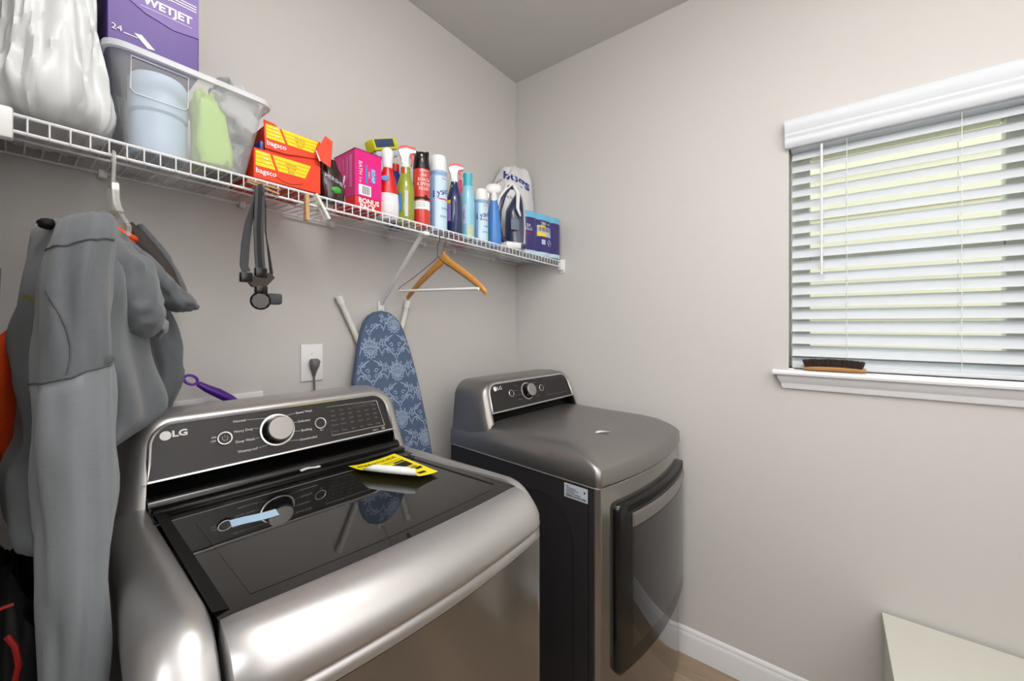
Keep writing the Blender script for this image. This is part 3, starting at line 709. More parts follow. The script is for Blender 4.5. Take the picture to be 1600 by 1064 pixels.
while x < XR-0.015:
    if cw is None:
        cw = part('cross_wire', MB().tube([SP(x, SYB+0.004, 0.001), SP(x, SYF+0.002, 0.0025), SP(x, SYF-0.0030, 0.001), SP(x, SYF-0.0036, -0.004), SP(x, SYF-0.0036, -0.030)], 0.0014, 6), M_wire, sh); x0w = x
    else: shared('cross_wire', cw, sh, (x-x0w, 0, -0.0175*(x-x0w)))
    x += 0.0254
for nm, a, b in (('end_bracket', XL+0.001, XL+0.032), ('end_bracket', XR-0.026, XR-0.001)):
    m_ = MB().box((a, SYF-0.012, deck(a, SYF)-0.046), (b, SYF+0.012, deck(a, SYF)+0.008), 0.004)
    m_.box((a if a < 0.5 else b-0.004, SYF-0.016, deck(a, SYF)-0.06), (a+0.004 if a < 0.5 else b, SYF+0.016, deck(a, SYF)+0.012), 0.001, 1)
    part(nm, m_, M_white, sh)
for xx in (0.14, 0.44, 0.72, 0.96, 1.14, 1.32, 1.6):
    part('wall_clip', MB().box((xx-0.008, SYB-0.008, deck(xx, SYB)-0.014), (xx+0.008, YB-0.0005, deck(xx, SYB)+0.006), 0.003), M_white, sh)
b0, b1 = V((0.905, SYF+0.020, deck(0.9, SYF)-0.026)), V((0.926, YB-0.012, 1.503))
brc = part('support_brace', MB().tube([b0, b0+(b1-b0)*0.5, b1], 0.0085, 10), M_wire, sh)
part('brace_foot', MB().box((0.913, YB-0.014, 1.468), (0.939, YB-0.0005, 1.512), 0.003), M_white, sh)
part('brace_foot_screw', MB().lathe([(0.0, 0.0), (0.004, 0.0), (0.003, 0.002), (0.0, 0.0025)], (0.926, YB-0.014, 1.48), 10, M=Matrix.Rotation(radians(90), 3, 'X')), M_chrome, sh)
part('brace_hook', MB().box((0.893, SYF-0.006, deck(0.9, SYF)-0.036), (0.917, SYF+0.026, deck(0.9, SYF)-0.022), 0.003), M_white, sh)

# ------------------------------------------------------------------ things on the shelf
TOP = 0.0030
def cyl_map(c, R, phi, z0):
    return lambda u, v: V((c[0]+R*cos(phi+u/R), c[1]+R*sin(phi+u/R), z0+v))
def facing(c): return math.atan2(-c[1], -c[0])
def wrap(mb, c, R, phi, w, z0, z1, mi=0, n=14):
    mb.grid(n, 2, lambda u, v: V((c[0]+R*cos(phi+(u-0.5)*w), c[1]+R*sin(phi+(u-0.5)*w), z0+(z1-z0)*v)), mi); return mb
def base_at(x, y): return V((x, y, deck(x, y)+TOP))
def plane_map(o, ux_, uy_): return lambda u, v: o+ux_*u+uy_*v

# large white carrier bag (far left)
cb_ = base_at(0.045, 1.225)
def wbag(u, k):
    a = 2*pi*u; z0_ = 0.0
    # k 0..1 bottom to top
    rx = (0.086-0.050*k**0.8); ry = (0.150-0.055*k); cx_ = 0.048+0.006*k; cy_ = 1.225+0.02*k
    if k < 0.12: f_ = 0.45+0.55*math.sqrt(1-(1-k/0.12)**2); rx *= f_; ry *= f_
    c_, s_ = cos(a), sin(a)
    p = V((math.copysign(abs(c_)**0.7, c_)*rx, math.copysign(abs(s_)**0.7, s_)*ry, 0))
    q_ = V((c_*2.2, s_*2.2, k*1.6))
    cr = 1-abs(noise.noise(q_*1.7+V((3, 1, 7))))*2.2; cr2 = 1-abs(noise.noise(V((c_*4.5+k*1.5, s_*4.5, k*2.2+9))))*2.5
    cr3 = 1-abs(noise.noise(V((c_*7, s_*7, k*7+2))))*3.0
    pl = 0.012*cr+0.008*cr2+0.004*cr3+0.008*sin(9*a+5*k)*k
    p = p+p.normalized()*pl
    z = cb_.z+0.52*k+0.015*noise.noise(V((c_*2, s_*2, 4)))*(1-k)
    x, y = cx_+p.x, cy_+p.y
    if k < 0.12: z = max(cb_.z, z)
    lim = 0.1345-0.20*max(0, z-1.84) if z < 1.99 else 0.104
    return V((min(max(x, XL+0.004), lim), min(y, YB-0.012), max(z, deck(x, y)+TOP)))
wb = MB().loft([[wbag(j/110, k/60) for j in range(110)] for k in range(61)])
single('plastic_bag', wb, M_bagw, 'big crumpled white plastic bag at the left end of the wire shelf', 'bag', cb_, smooth=80)

# clear bin and its contents
bn = thing('storage_bin', 'frosted clear plastic bin of cloths on the wire shelf', 'bin', base_at(0.26, 1.23))
def rrect(x0, x1, y0, y1, z, r, tilt=True, n=5):
    pts = []
    for cx_, cy_, a0 in ((x1-r, y1-r, 0), (x0+r, y1-r, 90), (x0+r, y0+r, 180), (x1-r, y0+r, 270)):
        for k in range(n):
            a = radians(a0+90*k/(n-1)); x, y = cx_+r*cos(a), cy_+r*sin(a); pts.append(V((x, y, z+(deck(x, y)-deck(0.26, 1.23) if tilt else 0))))
    return pts
zb = deck(0.26, 1.23)+TOP; bh = 0.198
b = MB().loft([rrect(0.152, 0.352, 1.125, 1.375, zb, 0.02), rrect(0.146, 0.362, 1.118, 1.385, zb+0.004, 0.024), rrect(0.118, 0.402, 1.100, 1.400, zb+bh, 0.03)], caps=False)
b.add(rrect(0.152, 0.352, 1.125, 1.375, zb, 0.02), [tuple(range(20))])
part('tub', b, M_bin, bn, smooth=50)
rm = MB().loft([rrect(0.116, 0.407, 1.098, 1.402, zb+bh-0.014, 0.03), rrect(0.110, 0.413, 1.092, 1.408, zb+bh-0.012, 0.034), rrect(0.110, 0.413, 1.092, 1.408, zb+bh, 0.034), rrect(0.119, 0.404, 1.101, 1.399, zb+bh, 0.03)], caps=False)
part('rim', rm, M_binr, bn, smooth=40)
part('label_recess', MB().tube([V((x, 1.1185-0.018*(z/bh)-0.0025, zb+z+(deck(x, 1.1)-deck(0.26, 1.23)))) for x, z in ((0.150, 0.178), (0.242, 0.178), (0.242, 0.115), (0.236, 0.108), (0.156, 0.108), (0.150, 0.115))], 0.0016, 5, closed=True), M_binr, bn)
zi = zb+0.006
single('detergent_jug', MB().lathe([(0.0, 0), (0.048, 0), (0.050, 0.01), (0.050, 0.085), (0.046, 0.09), (0.052, 0.095), (0.052, 0.165), (0.046, 0.176), (0.0, 0.178)], (0.208, 1.190, zi+deck(0.2, 1.19)-deck(.26, 1.23)), 28), [M_paleb],
       'pale blue and white tub standing at the left inside the clear bin', 'container', (0.208, 1.19, zi))
single('folded_paper', MB().blob((0.188, 1.330, zi+0.082), (0.026, 0.035, 0.080), 3, 0.05, 2, 20, 12, 0.4), M_paper, 'white folded paper pack behind the tub in the clear bin', 'paper', (0.19, 1.33, zi))
def inbin(mb):
    for v in mb.v:
        k_ = min(1, max(0, (v.z-zb)/bh)); v.x = min(max(v.x, 0.152-0.028*k_), 0.354+0.040*k_); v.y = min(max(v.y, 1.126-0.016*k_), 1.378+0.014*k_); v.z = max(v.z, zb+0.008)
    return mb
single('lime_cloth', inbin(MB().blob((0.294, 1.160, zi+0.078), (0.031, 0.050, 0.098), 5, 0.25, 2.2, 32, 24, 0.6, fz=lambda p: V((p.x*(1.1-2.5*p.z)-p.z*0.10, p.y, p.z)))), M_lime, 'lime green cloth standing in the middle of the clear bin', 'cloth', (0.288, 1.18, zi), smooth=80)
single('grey_cloth', inbin(MB().blob((0.352, 1.205, zi+0.150), (0.050, 0.110, 0.060), 8, 0.35, 2.4, 36, 24, 0.7, fz=lambda p: V((p.x, p.y, p.z-p.x*0.5)))), M_gcloth, 'pale grey towel draped on top at the right end of the clear bin', 'cloth', (0.35, 1.2, zi+0.1), smooth=80)
single('grey_cloth', inbin(MB().blob((0.348, 1.240, zi+0.042), (0.024, 0.100, 0.045), 9, 0.4, 3.6, 36, 24, 0.7)), M_gcloth2, 'darker crumpled grey cloth at the bottom right of the clear bin', 'cloth', (0.345, 1.2, zi), smooth=80)

# purple box on the bin
pz = zb+bh+0.001+deck(0.19, 1.25)-deck(0.26, 1.23)+0.003
pb = thing('mop_pad_box', 'purple cardboard box of mop pads standing on the clear bin', 'box', (0.195, 1.27, pz))
X0, X1, Y0, Y1 = 0.121, 0.272, 1.150, 1.398
part('carton', MB().box((X0, Y0, pz), (X1, Y1, pz+0.27), 0.0015, 1), M_purple, pb, smooth=0)
fl_ = MB().prism([V((X0+0.001, Y0-0.0006, pz+0.27)), V((X1-0.001, Y0-0.0006, pz+0.27)), V((X1-0.001, Y0-0.0006, pz+0.092)), V((X0+0.105, Y0-0.0006, pz+0.086)), V((X0+0.058, Y0-0.0006, pz+0.096)), V((X0+0.030, Y0-0.0006, pz+0.112)), V((X0+0.001, Y0-0.0006, pz+0.115))], (0, -0.0012, 0))
part('flap', fl_, M_purpl2, pb, smooth=0)
tx = MB(); fm = lambda cx_, cz_: (lambda u, v: V((X0+cx_+u, Y0-0.0024, pz+cz_+v)))
tx.text('WETJET', 0.024, fm(0.096, 0.124), bold=0.035); tx.text('Swiffer', 0.040, fm(0.050, 0.160), bold=0.03); tx.text('24', 0.017, fm(0.014, 0.040)); 
tx.ribbon([V((X0+0.05, Y0-0.0024, pz+0.109)), V((X0+0.138, Y0-0.0024, pz+0.109))], 0.0012, (0, 0, 1), 0.0004)
for k in range(3): tx.ribbon([V((X0+0.096, Y0-0.0024, pz+0.150+k*0.006)), V((X0+0.146, Y0-0.0024, pz+0.150+k*0.006))], 0.0024, (0, 0, 1), 0.0004)
tx.ribbon([V((X0+0.024, Y0-0.0012, pz+0.036)), V((X0+0.046, Y0-0.0012, pz+0.036))], 0.002, (0, 0, 1), 0.0004)
tx.add([V((X0+a, Y0-0.0012, pz+b_)) for a, b_ in ((0.040, 0.044), (0.052, 0.046), (0.074, 0.024), (0.062, 0.022))], [(0, 1, 2, 3)])
tx.ribbon([V((X0+0.110, Y0-0.0012, pz+0.010)), V((X0+0.145, Y0-0.0012, pz+0.010))], 0.0025, (0, 0, 1), 0.0004)
part('lettering', tx, M_paper, pb, smooth=0)

# two orange boxes
def orange_box(x0, x1, y0, y1, z0, z1, label, opened):
    t = thing('orange_box', label, 'box', ((x0+x1)/2, (y0+y1)/2, z0), group=None)
    m = MB()
    if not opened: m.box((x0, y0, z0), (x1, y1, z1), 0.0012, 1)
    else:
        m.box((x0, y0, z0), (x1, y0+0.002, z0+0.045)).box((x0, y1-0.002, z0), (x1, y1, z1)).box((x0, y0, z0), (x0+0.002, y1, z1-0.012)).box((x0, y0, z0), (x1, y1, z0+0.002))
    part('carton', m, M_orange, t, smooth=0)
    return t
z0 = deck(0.46, 1.2)+0.007
t = orange_box(0.376, 0.543, 1.122, 1.30, z0, z0+0.076, 'orange cardboard box with yellow stripes, lower of the stacked pair', False)
f = lambda x, z: V((x, 1.1212, z))
def yellow_panels(t, mp_, sc=1.0, name='bagsco'):
    y = MB(); ln = MB(); w_ = MB()
    quads = []
    for k in range(4):
        z1 = 0.070-0.0098*k; z2 = z1-0.0088
        y.add([mp_(0.004, z1), mp_(0.036+0.0035*k, z1), mp_(0.036+0.0035*(k+1), z2), mp_(0.004, z2)], [(0, 1, 2, 3)])
        y.add([mp_(0.042+0.0035*k, z1), mp_(0.140-0.004*k, z1), mp_(0.140-0.004*(k+1), z2), mp_(0.042+0.0035*(k+1), z2)], [(0, 1, 2, 3)])
    part('stripes', y, M_yellow, t, smooth=0)
    w_.text(name, 0.0185, lambda u, v: mp_(0.028+u, 0.020+v)+V((0, -0.0003, 0)), sx=0.95, bold=0.014)
    for k in range(3): w_.text('100', 0.007, lambda u, v, k=k: mp_(0.024+0.003*k+u, 0.064-0.0098*k+v)+V((0, -0.0004, 0)))
    part('lettering', w_, M_paper, t, smooth=0)
    for k in range(3): ln.text(['STRONG', 'TIE TOP', 'BAGS'][k], 0.007, lambda u, v, k=k: mp_(0.088+u, 0.0558-0.0098*k+v)+V((0, -0.0004, 0)))
    part('small_lettering', ln, M_ink, t, smooth=0)
yellow_panels(t, lambda a, b_: V((0.376+a, 1.1216-0.0004, z0+b_)))
part('slot', MB().tube([V((0.425+0.07*k/10, 1.1214, z0+0.016-0.010*sin(pi*k/10))) for k in range(11)], 0.0007, 4), M_red_d, t)
z1 = z0+0.0775
t = orange_box(0.404, 0.548, 1.135, 1.30, z1, z1+0.078, 'opened orange box with yellow stripes lying on top of the other orange box', True)
mpu = lambda a, b_: V((0.404+a, 1.128+0.010*b_/0.078-0.0006*0, z1+b_+0.004))
fp = MB().prism([mpu(0.0, 0.080)+V((0, 0.001, 0)), mpu(0.026, 0.078)+V((0, 0.001, 0)), mpu(0.034, 0.070)+V((0, 0.001, 0)), mpu(0.146, 0.072)+V((0, 0.001, 0)), mpu(0.144, 0.030)+V((0, 0.001, 0)), mpu(0.142, 0.020)+V((0, 0.001, 0)), mpu(0.09, 0.012)+V((0, 0.001, 0)), mpu(0.05, 0.004)+V((0, 0.001, 0)), mpu(0.0, 0.004)+V((0, 0.001, 0))], (0, 0.0015, 0))
part('front_flap', fp, M_orange, t, smooth=0)
yellow_panels(t, mpu)
part('end_flap', MB().prism([V((0.529, 1.116, z1+0.040)), V((0.551, 1.112, z1+0.088)), V((0.571, 1.110, z1+0.078)), V((0.565, 1.111, z1+0.002)), V((0.540, 1.115, z1+0.014))], (0.002, 0.002, 0)), M_orange, t, smooth=0)
part('flap_liner', MB().prism([V((0.526, 1.117, z1+0.040)), V((0.531, 1.1165, z1+0.040)), V((0.541, 1.116, z1+0.014)), V((0.536, 1.116, z1+0.013))], (0.001, 0.001, 0)), M_paper, t, smooth=0)
part('liner', MB().box((0.396, 1.142, z1+0.003), (0.542, 1.292, z1+0.030), 0.006), M_bluel, t, smooth=40)

# brown foil bag
t = thing('snack_bag', 'dark brown foil bag with crimped top between the orange and pink boxes', 'bag', base_at(0.592, 1.150))
b = base_at(0.592, 1.150)
rings = []
for k, (z, rx, ry) in enumerate(((0, 0.030, 0.018), (0.012, 0.036, 0.022), (0.05, 0.038, 0.024), (0.09, 0.034, 0.020), (0.108, 0.026, 0.012), (0.118, 0.026, 0.006), (0.128, 0.022, 0.004))):
    rings.append([b+V(((rx*(1+0.06*sin(3*a+k)))*cos(a)-0.012*z/0.12, ry*(1+0.1*sin(5*a+2*k))*sin(a), z)) for a in [2*pi*j/22 for j in range(22)]])
part('pouch', MB().loft(rings), M_brown, t, smooth=70)
pr_ = MB(); fm = lambda u, v: b+V((u*0.95-0.003, -0.0265-abs(u)*-0.10, v))
pr_.text('HERSHEY', 0.016, lambda u, v: fm(u, 0.060+v*1.0-u*0.35)); part('lettering', pr_, M_grey_l, t, smooth=0)
e2 = MB().tube([b+V((0.036+0.003*sin(k), 0.004, 0.002+k*0.0115)) for k in range(9)], 0.0022, 5); part('seal_edge', e2, M_grey_l, t)
bl2 = MB().blob(b+V((0.0, -0.024, 0.034)), (0.016, 0.004, 0.010), 2, 0.2, 3, 14, 8); part('printed_picture', bl2, M_gbag, t)

# red pack under the pink box
b = base_at(0.71, 1.215)
t = thing('red_pack', 'flat red bonus pack lying under the pink box', 'box', b)
part('carton', MB().box((0.662, 1.148, b.z), (0.756, 1.285, b.z+0.042), 0.003), M_red, t, smooth=40)
tx = MB(); tx.text('BONUS', 0.022, lambda u, v: V((0.710+u, 1.1474, b.z+0.0300+v)), bold=0.03); tx.text('PACK', 0.022, lambda u, v: V((0.706+u, 1.1474, b.z+0.0125+v)), bold=0.03)
part('lettering', tx, M_paper, t, smooth=0)
zp = b.z+0.0425
t = thing('pink_box', 'hot pink upright cardboard box with barcode standing on the red pack', 'box', (0.71, 1.215, zp))
part('carton', MB().box((0.6635, 1.150, zp), (0.7575, 1.280, zp+0.147), 0.0008, 1), M_pink, t, smooth=0)
part('top_flap_edge', MB().box((0.6625, 1.149, zp+0.1455), (0.7585, 1.281, zp+0.1475)), mat('dark_pink_card', (120, 10, 66), 0.5), t, smooth=0)
sd = lambda cx_, cz_: (lambda u, v: V((0.6635+cx_+v, 1.1492, zp+cz_-u)))      # lettering turned a quarter
tx = MB(); tx.text('BATH', 0.017, sd(0.0175, 0.090)); tx.text('2 in 1', 0.012, sd(0.0175, 0.048)); tx.text('SOAP', 0.016, sd(0.062, 0.075), sx=1.1); tx.text('DAILY', 0.008, sd(0.048, 0.075))
part('lettering', tx, M_paper, t, smooth=0)
tb = MB(); tb.add([V((0.6635+a, 1.1496, zp+c_)) for a, c_ in ((0.036, 0.105), (0.043, 0.105), (0.043, 0.045), (0.036, 0.045))], [(0, 1, 2, 3)]); tb.add([V((0.6635+a, 1.1495, zp+c_)) for a, c_ in ((0.054, 0.098), (0.070, 0.098), (0.074, 0.075), (0.070, 0.052), (0.054, 0.052))], [(0, 1, 2, 3, 4)])
part('emblem', tb, mat('soft_blue_print', (90, 120, 200), 0.5), t, smooth=0)
bc = MB().add([V((0.6635+a, 1.1496, zp+c_)) for a, c_ in ((0.012, 0.039), (0.055, 0.039), (0.055, 0.006), (0.012, 0.006))], [(0, 1, 2, 3)]); part('barcode_label', bc, M_paper, t, smooth=0)
bc = MB()
for k in range(9): bc.add([V((0.6635+0.024+k*0.003, 1.1493, zp+0.035)), V((0.6635+0.0254+k*0.003, 1.1493, zp+0.035)), V((0.6635+0.0254+k*0.003, 1.1493, zp+0.010)), V((0.6635+0.024+k*0.003, 1.1493, zp+0.010))], [(0, 1, 2, 3)])
part('barcode', bc, M_ink, t, smooth=0)
lf = MB()
for y_, za, zb_, w_ in ((1.165, 0.030, 0.132, 0.018), (1.19, 0.06, 0.13, 0.010), (1.215, 0.09, 0.128, 0.006), (1.24, 0.08, 0.125, 0.006), (1.258, 0.02, 0.125, 0.010)):
    lf.add([V((0.6627, y_, zp+za)), V((0.6627, y_+w_, zp+za)), V((0.6627, y_+w_, zp+zb_)), V((0.6627, y_, zp+zb_))], [(0, 1, 2, 3)])
part('side_print', lf, mat('pale_pink_print', (226, 110, 180), 0.5), t, smooth=0)

def trigger(mb_head, mb_lever, top, ang, s=1.0, mi=0, capmi=1):
    """sprayer head: neck collar at top, nozzle pointing along ang"""
    R = Matrix.Rotation(ang, 3, 'Z')
    prof = [(-0.020, 0.030), (-0.024, 0.044), (-0.018, 0.058), (0.004, 0.062), (0.032, 0.056), (0.036, 0.050), (0.036, 0.040), (0.016, 0.036), (0.010, 0.018), (0.010, 0.0), (-0.012, 0.0), (-0.014, 0.018)]
    mb_head.prism([top+R @ V((x*s, -0.011*s, z*s)) for x, z in prof], R @ V((0, 0.022*s, 0)), mi)
    mb_head.lathe([(0.013*s, -0.016*s), (0.0145*s, -0.014*s), (0.0145*s, 0.0), (0.012*s, 0.004*s)], top, 14, mi=mi)
    lev = [(0.014, 0.036), (0.026, 0.036), (0.028, 0.020), (0.022, -0.004), (0.018, -0.004), (0.020, 0.018)]
    mb_lever.prism([top+R @ V((x*s, -0.006*s, z*s)) for x, z in lev], R @ V((0, 0.012*s, 0)))
    capp = [(-0.0245, 0.044), (-0.0185, 0.0595), (0.004, 0.0635), (0.0325, 0.0575), (0.0365, 0.0505), (0.034, 0.048), (0.004, 0.055), (-0.016, 0.050)]
    return [top+R @ V((x*s, -0.012*s, z*s)) for x, z in capp], R @ V((0, 0.024*s, 0))

# white and red stain spray bottle
c = base_at(0.803, 1.185); ph = facing(c)
t = thing('stain_spray', 'red and white stain remover spray bottle right of the pink box', 'spray bottle', c)
oval = lambda pr, n=24: [[c+Matrix.Rotation(ph, 3, 'Z') @ V((ry*cos(a), rx*sin(a), z)) for a in [2*pi*k/n for k in range(n)]] for rx, ry, z in pr]
part('bottle', MB().loft(oval([(0.034, 0.020, 0), (0.038, 0.024, 0.004), (0.039, 0.025, 0.05), (0.036, 0.023, 0.09)])), mat('white_bottle', (228, 226, 230), 0.35), t, smooth=50)
part('shoulder', MB().loft(oval([(0.0362, 0.0232, 0.089), (0.031, 0.021, 0.115), (0.024, 0.018, 0.150), (0.017, 0.015, 0.172), (0.015, 0.014, 0.178)])), M_bred, t, smooth=50)
wh = MB().grid(10, 8, lambda u, v: c+Matrix.Rotation(ph, 3, 'Z') @ V((0.0262-0.004*max(0, v-0.6)*2.5, (u-0.5)*0.055*(1-0.7*max(0, v-0.35)**1.5*1.6), 0.004+0.098*v)), mi=0)
hd = MB().loft(oval([(0.0155, 0.0145, 0.178), (0.017, 0.016, 0.184), (0.017, 0.017, 0.205), (0.020, 0.019, 0.222), (0.018, 0.018, 0.240), (0.010, 0.012, 0.247)]))
part('sprayer', hd, M_white, t, smooth=50)
part('emblem', MB().grid(8, 2, lambda u, v: c+Matrix.Rotation(ph, 3, 'Z') @ V((0.0215+0.0*v, -0.020+0.026*u, 0.138+0.018*(v-0.5)*math.sqrt(max(0.05, 1-(2*u-1)**2))))), M_cobalt, t, smooth=0)

# yellow scrubber behind
c = base_at(0.862, 1.315)
t = thing('sponge_mop_head', 'yellow sponge scrubber with dark scouring pad, behind the pink box', 'scrubber', c)
part('handle', MB().tube([c+V((0.0, 0, 0)), c+V((0.010, 0, 0.278))], 0.010, 10), M_white, t)
part('backing', MB().box((-0.050, -0.020, -0.028), (0.050, 0.024, -0.004), 0.005, M=Matrix.Translation(c+V((0.012, 0, 0.295))) @ Matrix.Rotation(radians(-22), 4, 'Y')), M_grey_l, t)
part('sponge', MB().box((-0.055, -0.026, -0.004), (0.055, 0.030, 0.038), 0.006, M=Matrix.Translation(c+V((0.012, 0, 0.295))) @ Matrix.Rotation(radians(-22), 4, 'Y')), M_lime_p, t)
part('scouring_pad', MB().box((-0.048, -0.028, 0.006), (0.036, -0.024, 0.034), 0.001, 1, M=Matrix.Translation(c+V((0.012, 0, 0.295))) @ Matrix.Rotation(radians(-22), 4, 'Y')), M_scour, t)

# blue bottle tucked behind
c = base_at(0.905, 1.285)
t = thing('dark_blue_bottle', 'dark blue bottle with red cap tucked behind the green spray', 'bottle', c)
part('bottle', MB().lathe([(0.0, 0), (0.030, 0), (0.032, 0.01), (0.032, 0.17), (0.024, 0.20), (0.013, 0.215), (0.0, 0.216)], c, 20), M_bluel, t)
part('cap', MB().lathe([(0.0, 0.216), (0.015, 0.216), (0.015, 0.245), (0.0, 0.247)], c, 16), M_bred, t)

def spray(x, y, label, m_body, m_head, m_cap, prof, ang, labelmat, s=1.0, name='spray_bottle', square=None):
    c = base_at(x, y); t = thing(name, label, 'spray bottle', c); ph = facing(c)
    part('bottle', MB().lathe(prof, c, 22, sx=square or 1.0, rot=ph), m_body, t, smooth=50)
    topz = prof[-1][1]; h = MB(); lv = MB()
    cp, cd_ = trigger(h, lv, c+V((0, 0, topz+0.012*s)), ang, s)
    part('sprayer', h, m_head, t, smooth=30); part('trigger', lv, m_cap, t, smooth=30)
    part('sprayer_cap', MB().prism(cp, cd_), m_cap, t, smooth=30)
    return c, t, ph
c, t, ph = spray(0.868, 1.172, 'yellow-green spray cleaner with white sprayer and red cap', M_green, M_white, M_bred,
                 [(0, 0), (0.027, 0), (0.031, 0.008), (0.031, 0.11), (0.029, 0.135), (0.021, 0.163), (0.017, 0.178), (0.0155, 0.20)], radians(-35), None, 1.0, square=0.9)
m_ = MB(); wrap(m_, c, 0.0315, ph-0.75, 0.8, 0, 0); part('label', wrap(MB(), c+V((0, 0, 0)), 0.0320, ph-0.85, 0.75, c.z+0.04, c.z+0.10), M_cobalt, t)
part('label', wrap(MB(), c, 0.0316, ph+0.1, 0.35, c.z+0.02, c.z+0.11), M_grey_l, t, label='pale narrow measuring label')
part('label', wrap(MB(), c, 0.0165, ph-0.7, 1.1, c.z+0.165, c.z+0.195), M_canred, t, label='red and white neck label')

# red insect spray can
c = base_at(0.936, 1.168); ph = facing(c); R = 0.0305
t = thing('insect_spray', 'red aerosol can with black cap for ants and roaches', 'spray can', c)
part('can', MB().lathe([(0, 0), (0.029, 0), (R, 0.004), (R, 0.205), (0.027, 0.222), (0.0, 0.224)], c, 28), M_canred, t)
part('cap', MB().lathe([(R-0.001, 0.208), (R+0.0005, 0.212), (0.0285, 0.240), (0.026, 0.266), (0.024, 0.270), (0.020, 0.262), (0.0, 0.258)], c, 28), M_black, t)
q = V((cos(ph), sin(ph), 0))
part('nozzle', MB().blob(c+q*0.026+V((0, 0, 0.256)), (0.004, 0.004, 0.004), 1, 0, 1, 10, 8), M_white, t)
for sgn in (-1, 1): part('cap_ear', MB().box((-0.005, -0.006, 0.255), (0.005, 0.006, 0.276), 0.003, M=Matrix.Translation(c+Matrix.Rotation(ph+sgn*1.1, 3, 'Z') @ V((0.022, 0, 0)))), M_black, t)
part('label_band', wrap(MB(), c, R+0.0004, ph, 2.6, c.z+0.062, c.z+0.092), M_paper, t)
part('label_band', wrap(MB(), c, R+0.0003, ph+0.3, 2.4, c.z+0.098, c.z+0.106), M_ink, t, label='black printed line')
tx = MB()
for s_, z, du in (('ANT', 0.184, 0.010), ('ROACH', 0.168, 0.010), ('& SPIDER', 0.152, 0.009), ('KILLER', 0.136, 0.012), ('COMBAT', 0.200, 0.014)):
    tx.text(s_, 0.0165 if s_ != 'COMBAT' else 0.010, cyl_map(c, R+0.0006, ph+0.30, c.z+z), sx=0.8)
part('lettering', tx, M_paper, t, smooth=0)
ix = MB().blob(c+V((R*cos(ph+0.5), R*sin(ph+0.5), 0.104)), (0.006, 0.006, 0.010), 3, 0.3, 4, 12, 8); part('insect_picture', ix, M_ink, t)
tx = MB()
for k in range(3): tx.ribbon([cyl_map(c, R+0.0007, ph, c.z+0.084-k*0.006)(u, 0) for u in (-0.025, -0.012, 0.0, 0.012)], 0.0014, (0, 0, 1), 0.0003)
part('small_print', tx, M_printd, t, smooth=0)

def lysol(x, y, R, h, label, group=None):
    c = base_at(x, y); ph = facing(c); t = thing('disinfectant_can', label, 'spray can', c)
    k = h/0.285
    part('can', MB().lathe([(0, 0), (R-0.002, 0), (R, 0.004), (R, 0.210*k), (R-0.002, 0.213*k), (R, 0.216*k), (R, 0.225*k), (0, 0.226*k)], c, 28), M_ltblue, t)
    part('cap', MB().lathe([(R-0.0015, 0.226*k), (R-0.0005, 0.23*k), (R-0.003, 0.275*k), (R-0.006, 0.285*k), (0, 0.286*k)], c, 28), M_white, t)
    part('label', wrap(MB(), c, R+0.0004, ph+0.55, 1.9, c.z+0.008, c.z+0.205*k), M_label, t)
    tx = MB(); mp_ = lambda u, v: cyl_map(c, R+0.0007, ph+0.45, c.z+0.145*k)(u, v+u*0.30)
    tx.text('Lysol', 0.036*(0.75+0.25*k), mp_, bold=0.02); part('lettering', tx, M_bluel, t, smooth=0)
    part('underline', wrap(MB(), c, R+0.0007, ph+0.6, 1.1, c.z+0.116*k, c.z+0.121*k), M_red, t)
    for j in range(2): part('stripe', wrap(MB(), c, R+0.0006, ph+0.62+0.2*j, 0.9, c.z+(0.05+0.03*j)*k, c.z+(0.058+0.03*j)*k), M_ltblue, t)
    tx = MB(); tx.text('NEW', 0.010, cyl_map(c, R+0.0007, ph+0.75, c.z+0.195*k)); part('small_print', tx, M_pink, t, smooth=0)
    return t
lysol(1.016, 1.168, 0.0330, 0.287, 'tall pale blue disinfectant spray can with white cap beside the red can')
c, t, ph = spray(1.099, 1.168, 'dark blue glass cleaner spray bottle with red-topped white sprayer', M_navy, M_white, M_bred,
                 [(0, 0), (0.029, 0), (0.0325, 0.006), (0.0325, 0.130), (0.030, 0.152), (0.020, 0.188), (0.0155, 0.200), (0.0145, 0.215)], radians(-40), None, 0.98)
part('label', wrap(MB(), c, 0.0325, ph-0.85, 0.8, c.z+0.055, c.z+0.125), mat('violet_label', (150, 130, 200), 0.4), t)
part('label', wrap(MB(), c, 0.0190, ph-0.8, 0.9, c.z+0.165, c.z+0.20), M_gbag, t, label='green neck label')
part('label', wrap(MB(), c, 0.0327, ph-0.85, 0.8, c.z+0.125, c.z+0.137), M_yellow, t, label='yellow label stripe')
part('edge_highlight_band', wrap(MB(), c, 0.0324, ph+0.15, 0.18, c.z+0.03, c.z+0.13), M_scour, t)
# aqua air freshener
c = base_at(1.175, 1.168); ph = facing(c)
t = thing('air_freshener', 'slim aqua air freshener can with turquoise nozzle', 'spray can', c)
part('can', MB().lathe([(0, 0), (0.026, 0), (0.028, 0.006), (0.028, 0.15), (0.0255, 0.19), (0.020, 0.215), (0.0185, 0.222)], c, 26), M_aqua, t)
part('nozzle', MB().lathe([(0.019, 0.220), (0.020, 0.226), (0.0175, 0.245), (0.020, 0.262), (0.019, 0.272), (0.0, 0.274)], c, 26), mat('turquoise_plastic', (70, 186, 206), 0.3), t)
part('label', wrap(MB(), c, 0.0284, ph-0.6, 0.9, c.z+0.06, c.z+0.14), M_paleb, t)
part('flower_picture', wrap(MB(), c, 0.0284, ph+0.35, 1.0, c.z+0.008, c.z+0.055), mat('flower_print', (226, 226, 210), 0.4, noise_amt=0.5, nscale=120, rgb2=(150, 180, 110)), t)
